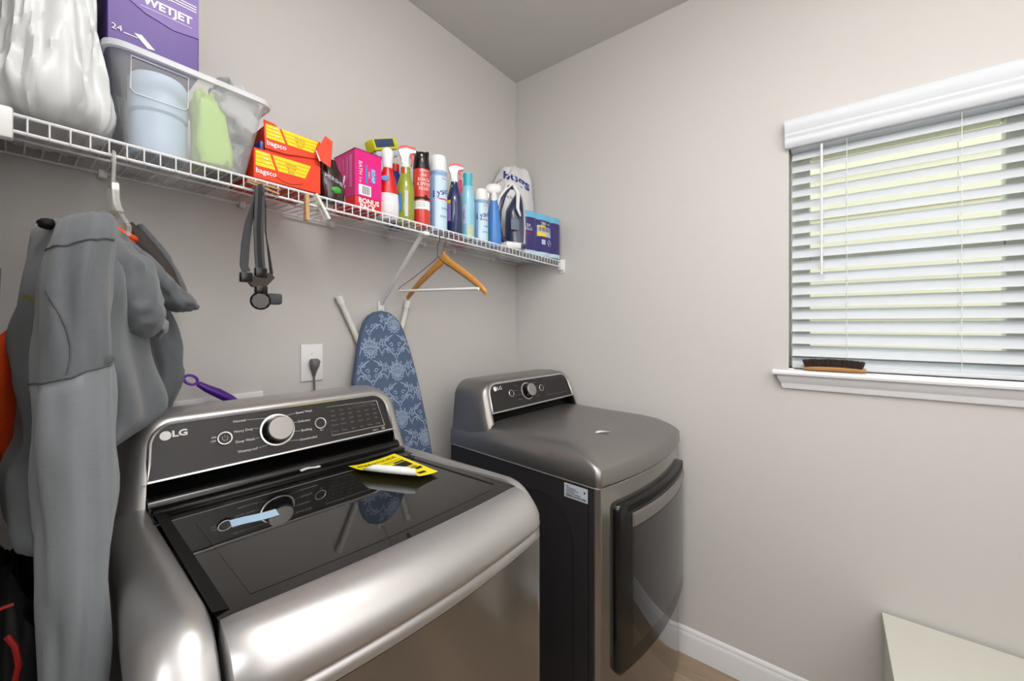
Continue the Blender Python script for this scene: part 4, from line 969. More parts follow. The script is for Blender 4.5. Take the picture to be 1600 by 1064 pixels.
tx = MB(); tx.text('fresh', 0.018, lambda u, v: V((c.x+0.0288*cos(ph-0.6+v/0.0288), c.y+0.0288*sin(ph-0.6+v/0.0288), c.z+0.1+u))); part('lettering', tx, M_bluel, t, smooth=0)
c = base_at(1.272, 1.325); single('pink_bottle', MB().lathe([(0, 0), (0.032, 0), (0.034, 0.01), (0.034, 0.2), (0.028, 0.24), (0.018, 0.27), (0.016, 0.305), (0, 0.308)], c, 20), mat('rose_plastic', (206, 84, 116), 0.35), 'rose pink bottle standing behind the aqua can', 'bottle', c)
c = base_at(1.350, 1.325); single('white_bottle', MB().lathe([(0, 0), (0.026, 0), (0.028, 0.01), (0.028, 0.22), (0.012, 0.26), (0.010, 0.325), (0, 0.327)], c, 20), M_white, 'narrow white bottle standing behind the small disinfectant can', 'bottle', c)
lysol(1.253, 1.166, 0.0300, 0.228, 'short pale blue disinfectant spray can with white cap beside the aqua can')
# blue spray with white trigger
c = base_at(1.350, 1.178); ph = facing(c)
t = thing('blue_spray_bottle', 'mid-blue curved spray bottle with rounded white sprayer beside the iron', 'spray bottle', c)
part('bottle', MB().lathe([(0, 0), (0.031, 0), (0.034, 0.008), (0.033, 0.09), (0.026, 0.15), (0.019, 0.195), (0.016, 0.212), (0, 0.214)], c, 24, sy=0.8, rot=ph+pi/2), M_cobalt, t, smooth=50)
R3 = Matrix.Rotation(radians(-50), 3, 'Z')
hd = MB().lathe([(0.014, 0.206), (0.015, 0.212), (0.013, 0.235), (0.012, 0.250)], c, 18)
hd.blob(c+V((0, 0, 0.262))+R3 @ V((-0.002, 0, 0)), (0.036, 0.015, 0.024), 1, 0.0, 1, 22, 12, 0.8, rot=radians(-50))
part('sprayer', hd, M_white, t, smooth=60)
part('trigger', MB().prism([c+R3 @ V((x, -0.006, z)) for x, z in ((-0.028, 0.250), (-0.020, 0.250), (-0.020, 0.225), (-0.026, 0.212), (-0.030, 0.225))], R3 @ V((0, 0.012, 0))), M_white, t)
part('label', wrap(MB(), c, 0.0345, ph-0.95, 0.5, c.z+0.03, c.z+0.085), M_gbag, t)

# steam iron standing on its heel
c = base_at(1.446, 1.155)
t = thing('steam_iron', 'navy and white steam iron standing upright on its heel', 'iron', c)
IR = Matrix.Rotation(radians(-18), 3, 'Z')
def ip(x, y, z): return c+IR @ V((x, y, z))
# soleplate faces +x (right); tip up
sole = []
for k in range(13):
    z = 0.012+0.262*k/12; w_ = 0.052*(1-(k/12)**2.2)**0.6+0.002; sole.append((z, w_))
m_ = MB().loft([[ip(0.030+0.002+0.010*math.sin(z*6), -w_, z), ip(0.030+0.002+0.010*math.sin(z*6), w_, z), ip(0.040+0.010*math.sin(z*6), w_*0.98, z), ip(0.040+0.010*math.sin(z*6), -w_*0.98, z)] for z, w_ in sole])
part('soleplate', m_, M_chrome, t, smooth=50)
body = []
for z, w_ in sole:
    d = 0.050+0.012*sin(z*9) if z < 0.2 else 0.050*(0.285-z)/0.085+0.006
    xx = 0.032+0.010*math.sin(z*6)
    body.append([ip(xx-d*(0.5-0.5*cos(a)), w_*0.92*cos(a*0.5+0.0) if False else w_*0.9*cos(pi*k/9), z) for k, a in enumerate([0]*0+[pi*sin(pi*j/9) for j in range(10)])])
part('body', MB().loft(body), M_iron_n, t, smooth=60)
part('heel', MB().box((-0.060, -0.055, 0.0), (0.052, 0.055, 0.030), 0.010, M=Matrix.Translation(c) @ Matrix.Rotation(radians(-18), 4, 'Z')), M_white, t)
part('handle', MB().tube([ip(-0.022, 0, 0.032), ip(-0.058, 0, 0.055), ip(-0.072, 0, 0.11), ip(-0.066, 0, 0.18), ip(-0.040, 0, 0.255), ip(-0.010, 0, 0.293), ip(0.020, 0, 0.292)], [0.013, 0.014, 0.0135, 0.0135, 0.013, 0.011, 0.007], 10), M_iron_n, t)
part('handle_trim', MB().tube([ip(-0.040, -0.006, 0.268), ip(-0.005, -0.020, 0.302), ip(0.014, -0.036, 0.255), ip(0.004, -0.047, 0.185), ip(0.018, -0.050, 0.150)], [0.004, 0.009, 0.010, 0.008, 0.004], 8), M_white, t)
part('handle_trim', MB().tube([ip(-0.084, -0.002, 0.150), ip(-0.066, -0.006, 0.235), ip(-0.030, -0.010, 0.285)], [0.003, 0.006, 0.007], 8), M_white, t)
part('water_window', MB().box((-0.030, -0.047, 0.085), (0.014, -0.040, 0.135), 0.004, M=Matrix.Translation(c) @ Matrix.Rotation(radians(-18), 4, 'Z')), mat('smoked_window', (110, 124, 140), 0.1), t)
part('cord_knob', MB().tube([ip(0.018, -0.060, 0.012), ip(0.036, -0.060, 0.012)], 0.012, 14), M_iron_n, t)

# printed plastic bag in the corner
c = base_at(1.685, 1.335)
t = thing('printed_bag', 'white plastic bag with blue lettering crumpled in the shelf corner behind the wipes', 'bag', c)
def bagf(p):
    return V((p.x*(1-0.12*p.z/0.25), p.y, p.z*(1.0+0.10*sin(14*p.x+1.0))))
bg_ = MB().blob(c+V((0, 0, 0.235)), (0.128, 0.080, 0.248), 11, 0.13, 2.2, 60, 44, 0.62, fz=bagf)
for v in bg_.v: v.z = max(v.z, deck(v.x, v.y)+TOP); v.x = min(v.x, XR-0.006); v.y = min(v.y, YB-0.006)
part('film', bg_, M_bagt, t, smooth=80)
from mathutils.bvhtree import BVHTree
tree = BVHTree.FromPolygons(bg_.v, bg_.f)
phb = facing(c); qn = V((cos(phb), sin(phb), 0)); qr = V((-sin(phb), cos(phb), 0))
def stick(u, v, off=0.0012):
    o = c+V((0, 0, v))+qr*u+qn*0.4; h = tree.ray_cast(o, -qn)
    return (h[0]+qn*off) if h[0] is not None else c+V((0, 0, v))+qr*u
tx = MB(); tx.text('bogs', 0.095, lambda u, v: stick(0.020+u*0.80, 0.410+v*0.85-u*0.22), bold=0.03); part('lettering', tx, M_bluel, t, smooth=0)
tx = MB(); tx.text('save for later', 0.022, lambda u, v: stick(0.0+u, 0.30+v-u*0.2)); 
tx.text('thank you', 0.030, lambda u, v: stick(-0.10+u*0.8, 0.39+v+u*0.35)) ; part('small_print', tx, M_ink, t, smooth=0)

# wipes multipack
c = base_at(1.660, 1.160)
t = thing('wipes_pack', 'indigo shrink-wrapped multipack of wipes canisters at the right end of the shelf', 'wipes', c)
WR = Matrix.Rotation(radians(-8), 3, 'Z')
def wpr(z, g=0.0, nb=3, wd=0.148, dp=0.056):
    pts = []
    N = 120
    for k in range(N):
        a = 2*pi*k/N; x = wd*math.copysign(abs(cos(a))**0.55, cos(a)); y = dp*math.copysign(abs(sin(a))**0.42, sin(a))
        y *= 1-0.10*abs(sin((x/wd)*pi*1.5))**6 if False else 1-0.16*(abs(cos(1.5*pi*(x/wd+1)))**6)
        pts.append(c+WR @ V((x*(1+g), y*(1+g), z)))
    return pts
part('base_wrap', MB().loft([wpr(0.0, -0.04), wpr(0.006, 0.0), wpr(0.018, 0.0)]), M_label, t, smooth=50)
part('wrap', MB().loft([wpr(0.018, 0.002), wpr(0.10, 0.004), wpr(0.176, 0.002)], caps=False), M_wipes, t, smooth=50)
part('lid_band', MB().loft([wpr(0.176, 0.002), wpr(0.198, -0.005), wpr(0.206, -0.03)]), M_cyan, t, smooth=50)
def wf_(cx_, cz_): 
    def g(u, v):
        x = cx_+u; ca = max(-0.999, min(0.999, x/0.148)); s_ = (1-abs(ca)**(1/0.55*2))**0.5
        y = -0.056*abs(s_)**0.42*(1-0.16*(abs(cos(1.5*pi*(x/0.148+1)))**6))
        return c+WR @ V((x*1.004, y*1.004-0.0012, cz_+v))
    return g
tx = MB(); tx.text('280', 0.022, wf_(-0.012, 0.158)); tx.text('WIPES', 0.010, wf_(0.026, 0.158)); tx.text('3X', 0.02, wf_(-0.112, 0.135)); tx.text('KILLS', 0.018, wf_(-0.112, 0.118)); 
part('lettering', tx, M_paper, t, smooth=0)
pc = MB(); pc.grid(8, 2, lambda u, v: wf_(-0.050+0.100*u, 0.095+0.048*v)(0, 0)); part('label', pc, M_grey_l, t, smooth=0)
pc = MB()
for k in range(4): pc.grid(4, 2, lambda u, v, k=k: wf_(-0.048+0.025*k+0.022*u, 0.120+0.020*v)(0, 0)+V((0, -0.0006, 0)))
pc2 = MB()
pc2.grid(4, 2, lambda u, v: wf_(-0.050+0.050*u, 0.095+0.018*v)(0, 0)+V((0, -0.0006, 0))); pc2.grid(4, 2, lambda u, v: wf_(-0.050+0.050*u, 0.142+0.006*v)(0, 0)+V((0, -0.0006, 0)))
part('picture', pc, M_printd, t, smooth=0); part('picture', pc2, M_yellow, t, smooth=0, label='yellow picture panels')
pc = MB(); pc.tube([wf_(0.035+0.016*cos(a), 0.068+0.016*sin(a))(0, 0) for a in [2*pi*k/20 for k in range(20)]], 0.0012, 4, closed=True); pc.tube([wf_(0.025+0.005*k, 0.058+0.005*k)(0, 0) for k in range(5)], 0.0012, 4)
pc.grid(4, 2, lambda u, v: wf_(-0.024+0.026*u, 0.056+0.024*v)(0, 0)); part('symbol', pc, M_paleb, t, smooth=0)
tx = MB(); tx.text('SOFT', 0.014, wf_(-0.112, 0.098)); part('red_lettering', tx, M_red, t, smooth=0)

# ------------------------------------------------------------------ clothes pins, headlamp, hangers
def clothespin(name, label, M, m, group=None):
    t = thing(name, label, 'clothespin', tuple(M.translation))
    for sgn in (-1, 1):
        part('jaw', MB().prism([M @ V((x, 0.005, z)) for x, z in [(sgn*a, b_) for a, b_ in ((0.0006, 0.0), (0.004, 0.0), (0.006, 0.03), (0.008, 0.072), (0.004, 0.072), (0.0012, 0.03))]], M.to_3x3() @ V((0, -0.010, 0))), m, t, smooth=0)
    part('spring', MB().tube([M @ V((0.0, -0.007+0.0012*k/4*4*0.25, 0.03))+M.to_3x3() @ V((0.004*cos(k), 0, 0.004*sin(k))) for k in range(12)], 0.0009, 4), M_hook, t)
    return t
fr_w = SP(0.493, SYF-0.003, 0)
# vertical wooden pin: jaws up on the lip, body hanging down
Mv = Matrix.Translation(SP(0.493, SYF-0.009, -0.004)) @ Matrix.Rotation(pi, 4, 'X') @ Matrix.Rotation(pi/2, 4, 'Z')
clothespin('clothespin', 'wooden clothespin hanging straight down from the shelf lip', Mv, M_pin)
clothespin('clothespin', 'white clothespin on the shelf lip beside the upright wooden one', Matrix.Translation(SP(0.516, SYF-0.009, 0.002)) @ Matrix.Rotation(radians(152), 4, 'Y') @ Matrix.Rotation(radians(65), 4, 'Z'), M_leg)
clothespin('clothespin', 'wooden clothespin clipped sideways over the headlamp strap', Matrix.Translation(SP(0.352, SYF-0.012, -0.012)) @ Matrix.Rotation(radians(96), 4, 'Y') @ Matrix.Rotation(radians(10), 4, 'Z'), M_pin)

hl = thing('headlamp', 'black headlamp with grey elastic straps hanging from the shelf', 'headlamp', (0.375, 1.09, 1.75))
yy = 1.090
part('strap', MB().ribbon([(0.371, yy, 1.755), (0.366, yy-0.004, 1.715), (0.352, yy-0.006, 1.66), (0.346, yy-0.006, 1.61), (0.343, yy-0.006, 1.56), (0.348, yy-0.006, 1.545)], 0.020, [(0.5, 0.86, 0), (0.7, 0.7, 0), (0.8, 0.5, 0), (0.9, 0.3, 0), (0.9, 0.3, 0), (0.9, 0.3, 0)], 0.0025), M_strapg, hl)
part('strap', MB().ribbon([(0.376, yy-0.008, 1.755), (0.374, yy-0.011, 1.71), (0.372, yy-0.011, 1.65), (0.374, yy-0.010, 1.59), (0.378, yy-0.008, 1.545)], 0.022, (1, 0.1, 0), 0.0025), M_strapg, hl)
part('strap_stripe', MB().ribbon([(0.376, yy-0.0098, 1.753), (0.374, yy-0.0130, 1.71), (0.372, yy-0.0130, 1.65), (0.374, yy-0.012, 1.59), (0.378, yy-0.010, 1.545)], 0.009, (1, 0.1, 0), 0.0006), M_strap, hl)
part('strap', MB().ribbon([(0.386, yy, 1.755), (0.391, yy, 1.71), (0.391, yy, 1.65), (0.398, yy, 1.60), (0.404, yy, 1.55), (0.402, yy, 1.535)], 0.018, [(0.4, 0.9, 0), (0.3, 0.95, 0), (0.3, 0.95, 0), (0.5, 0.86, 0), (0.6, 0.8, 0), (0.6, 0.8, 0)], 0.0025), M_strap, hl)
part('strap_knot', MB().blob((0.378, yy-0.002, 1.742), (0.011, 0.009, 0.020), 2, 0.3, 3, 16, 12), M_strap, hl)
for xx, zz in ((0.347, 1.533), (0.378, 1.547)):
    part('buckle', MB().box((xx-0.013, yy-0.014, zz-0.013), (xx+0.013, yy+0.002, zz+0.011), 0.003), M_black, hl)
part('bracket', MB().prism([(0.350, yy-0.012, 1.522), (0.356, yy-0.012, 1.535), (0.398, yy-0.012, 1.548), (0.408, yy-0.012, 1.536), (0.388, yy-0.012, 1.512), (0.360, yy-0.012, 1.510)], (0, 0.012, 0)), mat('dark_brown_plastic', (54, 44, 38), 0.5), hl)
part('hinge', MB().box((0.366, yy-0.014, 1.494), (0.392, yy+0.004, 1.514), 0.003), M_black, hl)
lc = V((0.374, yy-0.020, 1.478)); ld = V((-0.35, -0.85, -0.10)).normalized(); q = V((0, 0, 1)).rotation_difference(ld).to_matrix()
part('lamp_body', MB().lathe([(0.0, -0.040), (0.014, -0.040), (0.015, -0.012), (0.0205, -0.004), (0.0215, 0.018), (0.019, 0.018), (0.0182, 0.013), (0.0170, 0.007), (0.0125, -0.001), (0.004, -0.006), (0.0, -0.006)], lc, 28, M=q), M_black, hl)
part('reflector', MB().lathe([(0.018, 0.0170), (0.0165, 0.008), (0.012, 0.000), (0.004, -0.004), (0.0, -0.0045)], lc, 9, M=q), M_refl, hl, smooth=0)
part('bulb', MB().lathe([(0.0, 0.004), (0.003, 0.005), (0.003, 0.009), (0.0, 0.011)], lc, 12, M=q), M_white, hl)
part('battery_grip', MB().box((0.392, yy-0.020, 1.470), (0.424, yy+0.010, 1.497), 0.006), M_strapg, hl)

# wooden hanger: plane turned square to the shelf edge
def hanger_frame(x, ang=0.0):
    R = Matrix.Rotation(ang, 3, 'Z'); o = V((x, SYF, 0))
    return lambda a, z, dx=0.0: o+R @ V((dx, a, 0))+V((0, 0, z))       # a along y (towards the wall positive)
hg = hanger_frame(0.988, radians(2)); zl_ = deck(0.988, SYF)-0.029
t = thing('coat_hanger', 'varnished wooden coat hanger hanging from the shelf lip', 'hanger', (0.988, SYF, zl_))
hk = [hg(-0.016*cos(a)*1.0, zl_-0.014+0.018+0.016*sin(a)) for a in [radians(-20+ -0+200*k/12) for k in range(13)]]
hk = [hg(0.0, 1.668), hg(0.0, 1.715)]+[hg(0.0145*(1-cos(a))*-1+0.0, 1.735+0.0145*sin(a)*1.0) for a in []]
pts = [hg(0.0, 1.665), hg(0.0, 1.700), hg(-0.004, 1.712)]+[hg(0.0-0.013*cos(a), zl_-0.0115+0.0155*sin(a)+0.003) for a in [radians(-30+210*k/10) for k in range(11)]]
part('hook', MB().tube(pts, 0.0017, 6), M_hook, t)
def arm(sgn):
    rings = []
    for k in range(13):
        u = k/12; a = sgn*0.205*u; z = 1.664-0.118*u**0.92-0.020*u**4; h = 0.017-0.004*u+(0.004 if u < 0.15 else 0); w_ = 0.0065+0.0025*sin(pi*u)
        if u > 0.93: h *= 0.75
        rings.append([hg(a, z+h*sin(b_), w_*cos(b_)) for b_ in [2*pi*j/10 for j in range(10)]])
    return MB().loft(rings)
part('arm', arm(-1), M_wood, t, smooth=60); part('arm', arm(1), M_wood, t, smooth=60)
part('ferrule', MB().lathe([(0.0045, 0.0), (0.0045, 0.010), (0.002, 0.012)], hg(0, 1.676), 10), M_wood, t)
# wire hanger with a white tube bar
hw = hanger_frame(0.958, radians(4)); zl_ = deck(0.958, SYF)-0.029
t = thing('wire_hanger', 'dark wire hanger with white cardboard tube bar behind the wooden one', 'hanger', (0.958, SYF, zl_))
pts = [hw(-0.190, 1.5435), hw(-0.10, 1.60), hw(-0.02, 1.648), hw(0.0, 1.668), hw(0.0, 1.705)]+[hw(-0.011*cos(a), zl_-0.0105+0.0145*sin(a)+0.003) for a in [radians(-30+210*k/10) for k in range(11)]]
part('wire', MB().tube(pts, 0.0012, 6), M_dark_w, t)
part('wire', MB().tube([hw(0.0, 1.664), hw(0.02, 1.650), hw(0.12, 1.600), hw(0.205, 1.565), hw(0.212, 1.556), hw(0.205, 1.548)], 0.0012, 6), M_dark_w, t)
part('bar_tube', MB().tube([hw(-0.190, 1.540), hw(0.206, 1.551)], 0.0052, 10), M_white, t)

# ------------------------------------------------------------------ back wall: outlet, valve box, cord, brush handle, ironing board
wp = thing('power_outlet', 'white wall outlet plate beside the ironing board', 'outlet', (0.654, YB, 1.288))
part('plate', MB().box((0.617, YB-0.006, 1.223), (0.692, YB-0.0005, 1.351), 0.002), M_white, wp)
part('socket', MB().lathe([(0.0, 0.0), (0.018, 0.0), (0.018, 0.002), (0.0, 0.003)], (0.654, YB-0.006, 1.288), 20, M=Matrix.Rotation(radians(90), 3, 'X')), M_white, wp)
part('screw', MB().lathe([(0.0, 0.0), (0.003, 0.0), (0.0022, 0.0012), (0.0, 0.0014)], (0.654, YB-0.006, 1.318), 10, M=Matrix.Rotation(radians(90), 3, 'X')), M_chrome, wp)
RWi = RW.inverted().to_4x4()
cdt = part('power_cord', MB().tube([(0.657, YB-0.015, 1.245), (0.658, YB-0.016, 1.20), (0.656, YB-0.03, 1.10), (0.65, YB-0.09, 0.9), (0.64, YB-0.13, 0.6)], 0.0036, 8).xf(RWi), M_cord, wa)
part('plug', MB().loft([[V((0.657+w_*cos(a), YB-0.009-d*(0.5+0.5*sin(a)), z)) for a in [2*pi*k/12 for k in range(12)]] for z, w_, d in ((1.292, 0.014, 0.010), (1.300, 0.018, 0.020), (1.286, 0.018, 0.024), (1.268, 0.013, 0.020), (1.250, 0.007, 0.014), (1.240, 0.005, 0.010))][0:1]+[[V((0.657+w_*cos(a), YB-0.009-d*(0.5+0.5*sin(a)), z)) for a in [2*pi*k/12 for k in range(12)]] for z, w_, d in ((1.300, 0.012, 0.018), (1.292, 0.019, 0.026), (1.275, 0.015, 0.024), (1.255, 0.007, 0.014), (1.240, 0.005, 0.010))]).xf(RWi), M_cord, cdt, smooth=60)
vb = thing('valve_box', 'white recessed laundry valve box in the wall behind the washer', 'valve box', (0.39, YB, 1.1))
part('frame', MB().box((0.262, YB-0.008, 1.180), (0.500, YB-0.0005, 1.208), 0.002).box((0.262, YB-0.008, 0.98), (0.284, YB-0.0005, 1.18), 0.002).box((0.478, YB-0.008, 0.98), (0.500, YB-0.0005, 1.18), 0.002).box((0.262, YB-0.008, 0.955), (0.500, YB-0.0005, 0.98), 0.002), M_white, vb)
part('back', MB().box((0.280, YB-0.003, 0.97), (0.482, YB-0.0006, 1.19)), M_white, vb)
for xx in (0.34, 0.42): part('valve', MB().tube([(xx, YB-0.004, 1.10), (xx, YB-0.04, 1.10)], 0.010, 10).tube([(xx, YB-0.035, 1.10), (xx, YB-0.035, 1.05)], 0.009, 10), M_chrome, vb)
bh_ = thing('cleaning_brush', 'purple brush with looped handle standing behind the washer', 'brush', (0.42, 1.33, 1.10))
hp = [(0.318, 1.350, 1.258), (0.337, 1.349, 1.243), (0.362, 1.347, 1.227), (0.39, 1.344, 1.206), (0.407, 1.341, 1.190)]
part('handle', MB().tube(hp, [0.0075, 0.0105, 0.0130, 0.0125, 0.0110], 12), M_purp_h, bh_)
ringp = [V((0.302, 1.351, 1.270))+V((0.80, -0.02, -0.58))*0.0165*cos(a)+V((0.45, 0.0, 0.62))*0.0145*sin(a) for a in [2*pi*k/20 for k in range(20)]]
part('loop', MB().tube(ringp, 0.0036, 8, closed=True), mat('violet_rubber', (112, 40, 176), 0.4), bh_)
part('neck', MB().tube([hp[-1], (0.418, 1.339, 1.178), (0.428, 1.337, 1.160)], [0.010, 0.010, 0.009], 10), M_grey_l, bh_)
part('head', MB().box((0.405, 1.290, 1.105), (0.47, 1.370, 1.162), 0.012), M_purp_h, bh_)
part('bristles', MB().box((0.408, 1.295, 1.06), (0.466, 1.365, 1.106), 0.004), M_white, bh_, kind='stuff')

ib = thing('ironing_board', 'ironing board with blue damask cover leaning upright against the wall', 'ironing board', (0.93, 1.30, 0.0))
hwp = [(0, 0.0), (0.006, 0.030), (0.02, 0.055), (0.045, 0.077), (0.08, 0.094), (0.15, 0.115), (0.25, 0.138), (0.33, 0.153), (0.45, 0.171), (0.60, 0.188), (0.75, 0.194), (1.36, 0.194)]
def hwid(d):
    for (a, b_), (c_, e_) in zip(hwp, hwp[1:]):
        if d <= c_: return b_+(e_-b_)*(d-a)/(c_-a)
    return hwp[-1][1]
D_TOP = 1.474
def bp(s_, d, off=0.0):       # s_ across, d down from the nose
    return V((0.908+0.035*d+s_, 1.372-0.09*d-off, D_TOP-d))
ol = []
ds = [0, 0.002, 0.006, 0.012, 0.02, 0.03, 0.045, 0.06, 0.08, 0.11, 0.15, 0.2, 0.25, 0.33, 0.45, 0.6, 0.75, 1.0, 1.36]
ol = [(hwid(d), d) for d in ds]+[(-hwid(d), d) for d in reversed(ds[1:])]
sc_ = lambda k, off: [bp(s_*k, d if d > 0.05 else 0.05-(0.05-d)*k, off) for s_, d in ol]
part('cover', MB().loft([sc_(0.97, -0.026), sc_(1.0, -0.020), sc_(1.0, -0.006), sc_(0.975, 0.0)]), M_denim, ib, smooth=50)
# damask print: strokes laid on the cover
dm = MB()
def stroke(pts, w_, cx_, cy_):
    w_ = w_*1.25
    Q = []
    for u, v in pts:
        s_ = cx_+u; d = cy_-v
        if d < 0.006 or d > 0.78 or abs(s_) > hwid(d)*0.965: 
            if len(Q) > 1: emit(Q, w_)
            Q = []; continue
        Q.append((s_, d))
    if len(Q) > 1: emit(Q, w_)
def emit(Q, w_):
    L = len(Q); vs = []
    for i, (s_, d) in enumerate(Q):
        a = Q[max(i-1, 0)]; b_ = Q[min(i+1, L-1)]; tx_, ty_ = b_[0]-a[0], b_[1]-a[1]; n_ = math.hypot(tx_, ty_) or 1
        k = 1.0 if 0 < i < L-1 else 0.45
        nx_, ny_ = -ty_/n_*w_*k/2, tx_/n_*w_*k/2
        vs += [bp(s_+nx_, d+ny_, 0.0006), bp(s_-nx_, d-ny_, 0.0006)]
    dm.add(vs, [(2*i, 2*i+1, 2*i+3, 2*i+2) for i in range(L-1)])
def spiral(x, y, r, a0, turns, sgn): return [(x+r*(1-0.75*k/10)*cos(a0+sgn*turns*2*pi*k/10), y+r*(1-0.75*k/10)*sin(a0+sgn*turns*2*pi*k/10)) for k in range(11)]
def petal(x, y, a, L, w_): 
    r = []
    for k in range(9):
        u = k/8; r.append((u*L, w_*sin(pi*u)**0.8))
    r += [(u, -v) for u, v in reversed(r)]
    return [(x+u*cos(a)-v*sin(a), y+u*sin(a)+v*cos(a)) for u, v in r]
def motif(cx_, cy_):
    for k in range(9):
        a = radians(90+(k-4)*27); L = 0.050-0.0022*abs(k-4)**1.6
        stroke(petal(0, -0.004, a, L, 0.0062), 0.0024, cx_, cy_); stroke([(0.006*cos(a), 0.006*sin(a)-0.004), (L*0.8*cos(a), L*0.8*sin(a)-0.004)], 0.0026, cx_, cy_)
    for k in range(7):
        a = radians(90+(k-3)*30); stroke(petal(0.012*cos(a), 0.012*sin(a), a, 0.020, 0.0042), 0.002, cx_, cy_)
    for k in range(5):
        a = radians(-90+(k-2)*30); stroke(petal(0, -0.010, a, 0.030, 0.005), 0.0024, cx_, cy_)
    stroke(petal(0, 0.050, radians(90), 0.022, 0.006), 0.0024, cx_, cy_)
    for sg in (-1, 1):
        stroke([(sg*(0.008+0.030*sin(pi*k/12)+0.018*k/12), -0.045-0.055*k/12) for k in range(13)], 0.0036, cx_, cy_)
        stroke([(sg*(0.004+0.050*(k/12)**0.8), 0.062+0.010*sin(pi*k/12)+0.028*(k/12)) for k in range(13)], 0.0036, cx_, cy_)
        stroke(spiral(sg*0.030, 0.086, 0.012, radians(-90), 1.1, sg), 0.003, cx_, cy_)
        stroke(spiral(sg*0.034, -0.060, 0.012, radians(90), 1.1, -sg), 0.003, cx_, cy_)
        stroke(spiral(sg*0.050, 0.020, 0.009, radians(180 if sg > 0 else 0), 1.0, sg), 0.0026, cx_, cy_)
        stroke(spiral(sg*0.018, -0.085, 0.010, radians(0 if sg > 0 else 180), 1.0, sg), 0.0026, cx_, cy_)
        stroke([(sg*(0.052-0.014*sin(pi*k/10)), -0.03+0.07*k/10) for k in range(11)], 0.0026, cx_, cy_)
        for j in range(3): stroke(petal(sg*0.050, -0.02+0.024*j, radians(90-sg*(35+20*j)), 0.014, 0.003), 0.002, cx_, cy_)
        stroke(petal(sg*0.010, 0.078, radians(90-sg*25), 0.016, 0.004), 0.002, cx_, cy_)
for ci, cx_ in enumerate((-0.174, -0.062, 0.050, 0.162)):
    for ri in range(6): motif(cx_-0.005, 0.05+0.19*ri+0.095*(ci % 2))
part('damask_print', dm, M_damask, ib, smooth=0)
for nm, a, b_ in (('leg', (0.744, 1.401, 1.520), (0.935, 1.400, 1.120)), ('leg', (1.050, 1.401, 1.515), (0.955, 1.400, 1.200))):
    a, b_ = V(a), V(b_); lg = part(nm, MB().tube([a, (a+b_)/2, b_], 0.0105, 12), M_leg, ib)
    part('end_cap', MB().tube([a-(b_-a).normalized()*0.004, a+(b_-a).normalized()*0.026], 0.0130, 12), M_white, lg)
part('frame', MB().tube([(0.935, 1.398, 1.14), (0.94, 1.36, 0.7), (0.945, 1.33, 0.05)], 0.010, 10).tube([(0.955, 1.398, 1.2), (0.97, 1.36, 0.7), (0.975, 1.33, 0.05)], 0.010, 10), M_leg, ib)

# ------------------------------------------------------------------ clothes at the left end
def folds(rings_def, n=44, seed=0, amp=0.05, k=7, amp2=0.03, tilt=0.0, raw=False):
    """rings_def: (cx, cy, z, rx, ry, rot_deg)"""
    rings = []
    dense = []
    for i in range(len(rings_def)-1):
        a, b_ = rings_def[i], rings_def[i+1]
        for j in range(4):
            u = j/4; dense.append(tuple(a[q_]+(b_[q_]-a[q_])*u for q_ in range(6)))
    dense.append(rings_def[-1])
    # smooth
    for _ in range(2):
        dense = [dense[0]]+[tuple((dense[i-1][q_]+2*dense[i][q_]+dense[i+1][q_])/4 for q_ in range(6)) for i in range(1, len(dense)-1)]+[dense[-1]]
    for i, (cx_, cy_, z, rx, ry, rot) in enumerate(dense):
        R = Matrix.Rotation(radians(rot), 3, 'Z'); ring = []
        for j in range(n):
            a = 2*pi*j/n
            f_ = 1+amp*sin(k*a+seed+z*4)*min(1, i/6)+amp2*noise.noise(V((cos(a)*2.2+seed, sin(a)*2.2, z*9)))*2
            ring.append(V((cx_, cy_, z))+R @ V((rx*f_*cos(a), ry*f_*sin(a), (0.003 if raw else 0.012)*noise.noise(V((cos(a)*3, sin(a)*3, z*6+seed)))+tilt*rx*cos(a))))
        rings.append(ring)
    return rings if raw else MB().loft(rings)
hj = thing('grey_hoodie', 'grey softshell hooded jacket hanging on a clear hanger under the shelf', 'jacket', (0.10, 1.10, 1.62))
body = folds([(0.088, 1.10, 1.602, 0.025, 0.06, 0), (0.086, 1.10, 1.598, 0.042, 0.12, 0), (0.082, 1.09, 1.585, 0.060, 0.19, 0), (0.080, 1.09, 1.52, 0.064, 0.21, 0), (0.080, 1.09, 1.44, 0.078, 0.22, 0), (0.088, 1.09, 1.36, 0.088, 0.22, -3), (0.098, 1.10, 1.29, 0.094, 0.215, -3), (0.100, 1.10, 1.25, 0.095, 0.21, -3),
              (0.072, 1.07, 1.225, 0.066, 0.20, 0), (0.042, 1.03, 1.20, 0.052, 0.18, 0), (0.040, 1.02, 1.14, 0.050, 0.18, 0), (0.036, 1.00, 1.12, 0.044, 0.17, 0), (0.034, 1.0, 1.10, 0.036, 0.16, 0)], 64, 1.0, 0.03, 9, 0.07)
for v in body.v: v.x = max(v.x, XL+0.006+0.002*sin(v.y*40)); v.y = min(v.y, YB-0.012)
part('body', body, M_fab, hj, smooth=80)
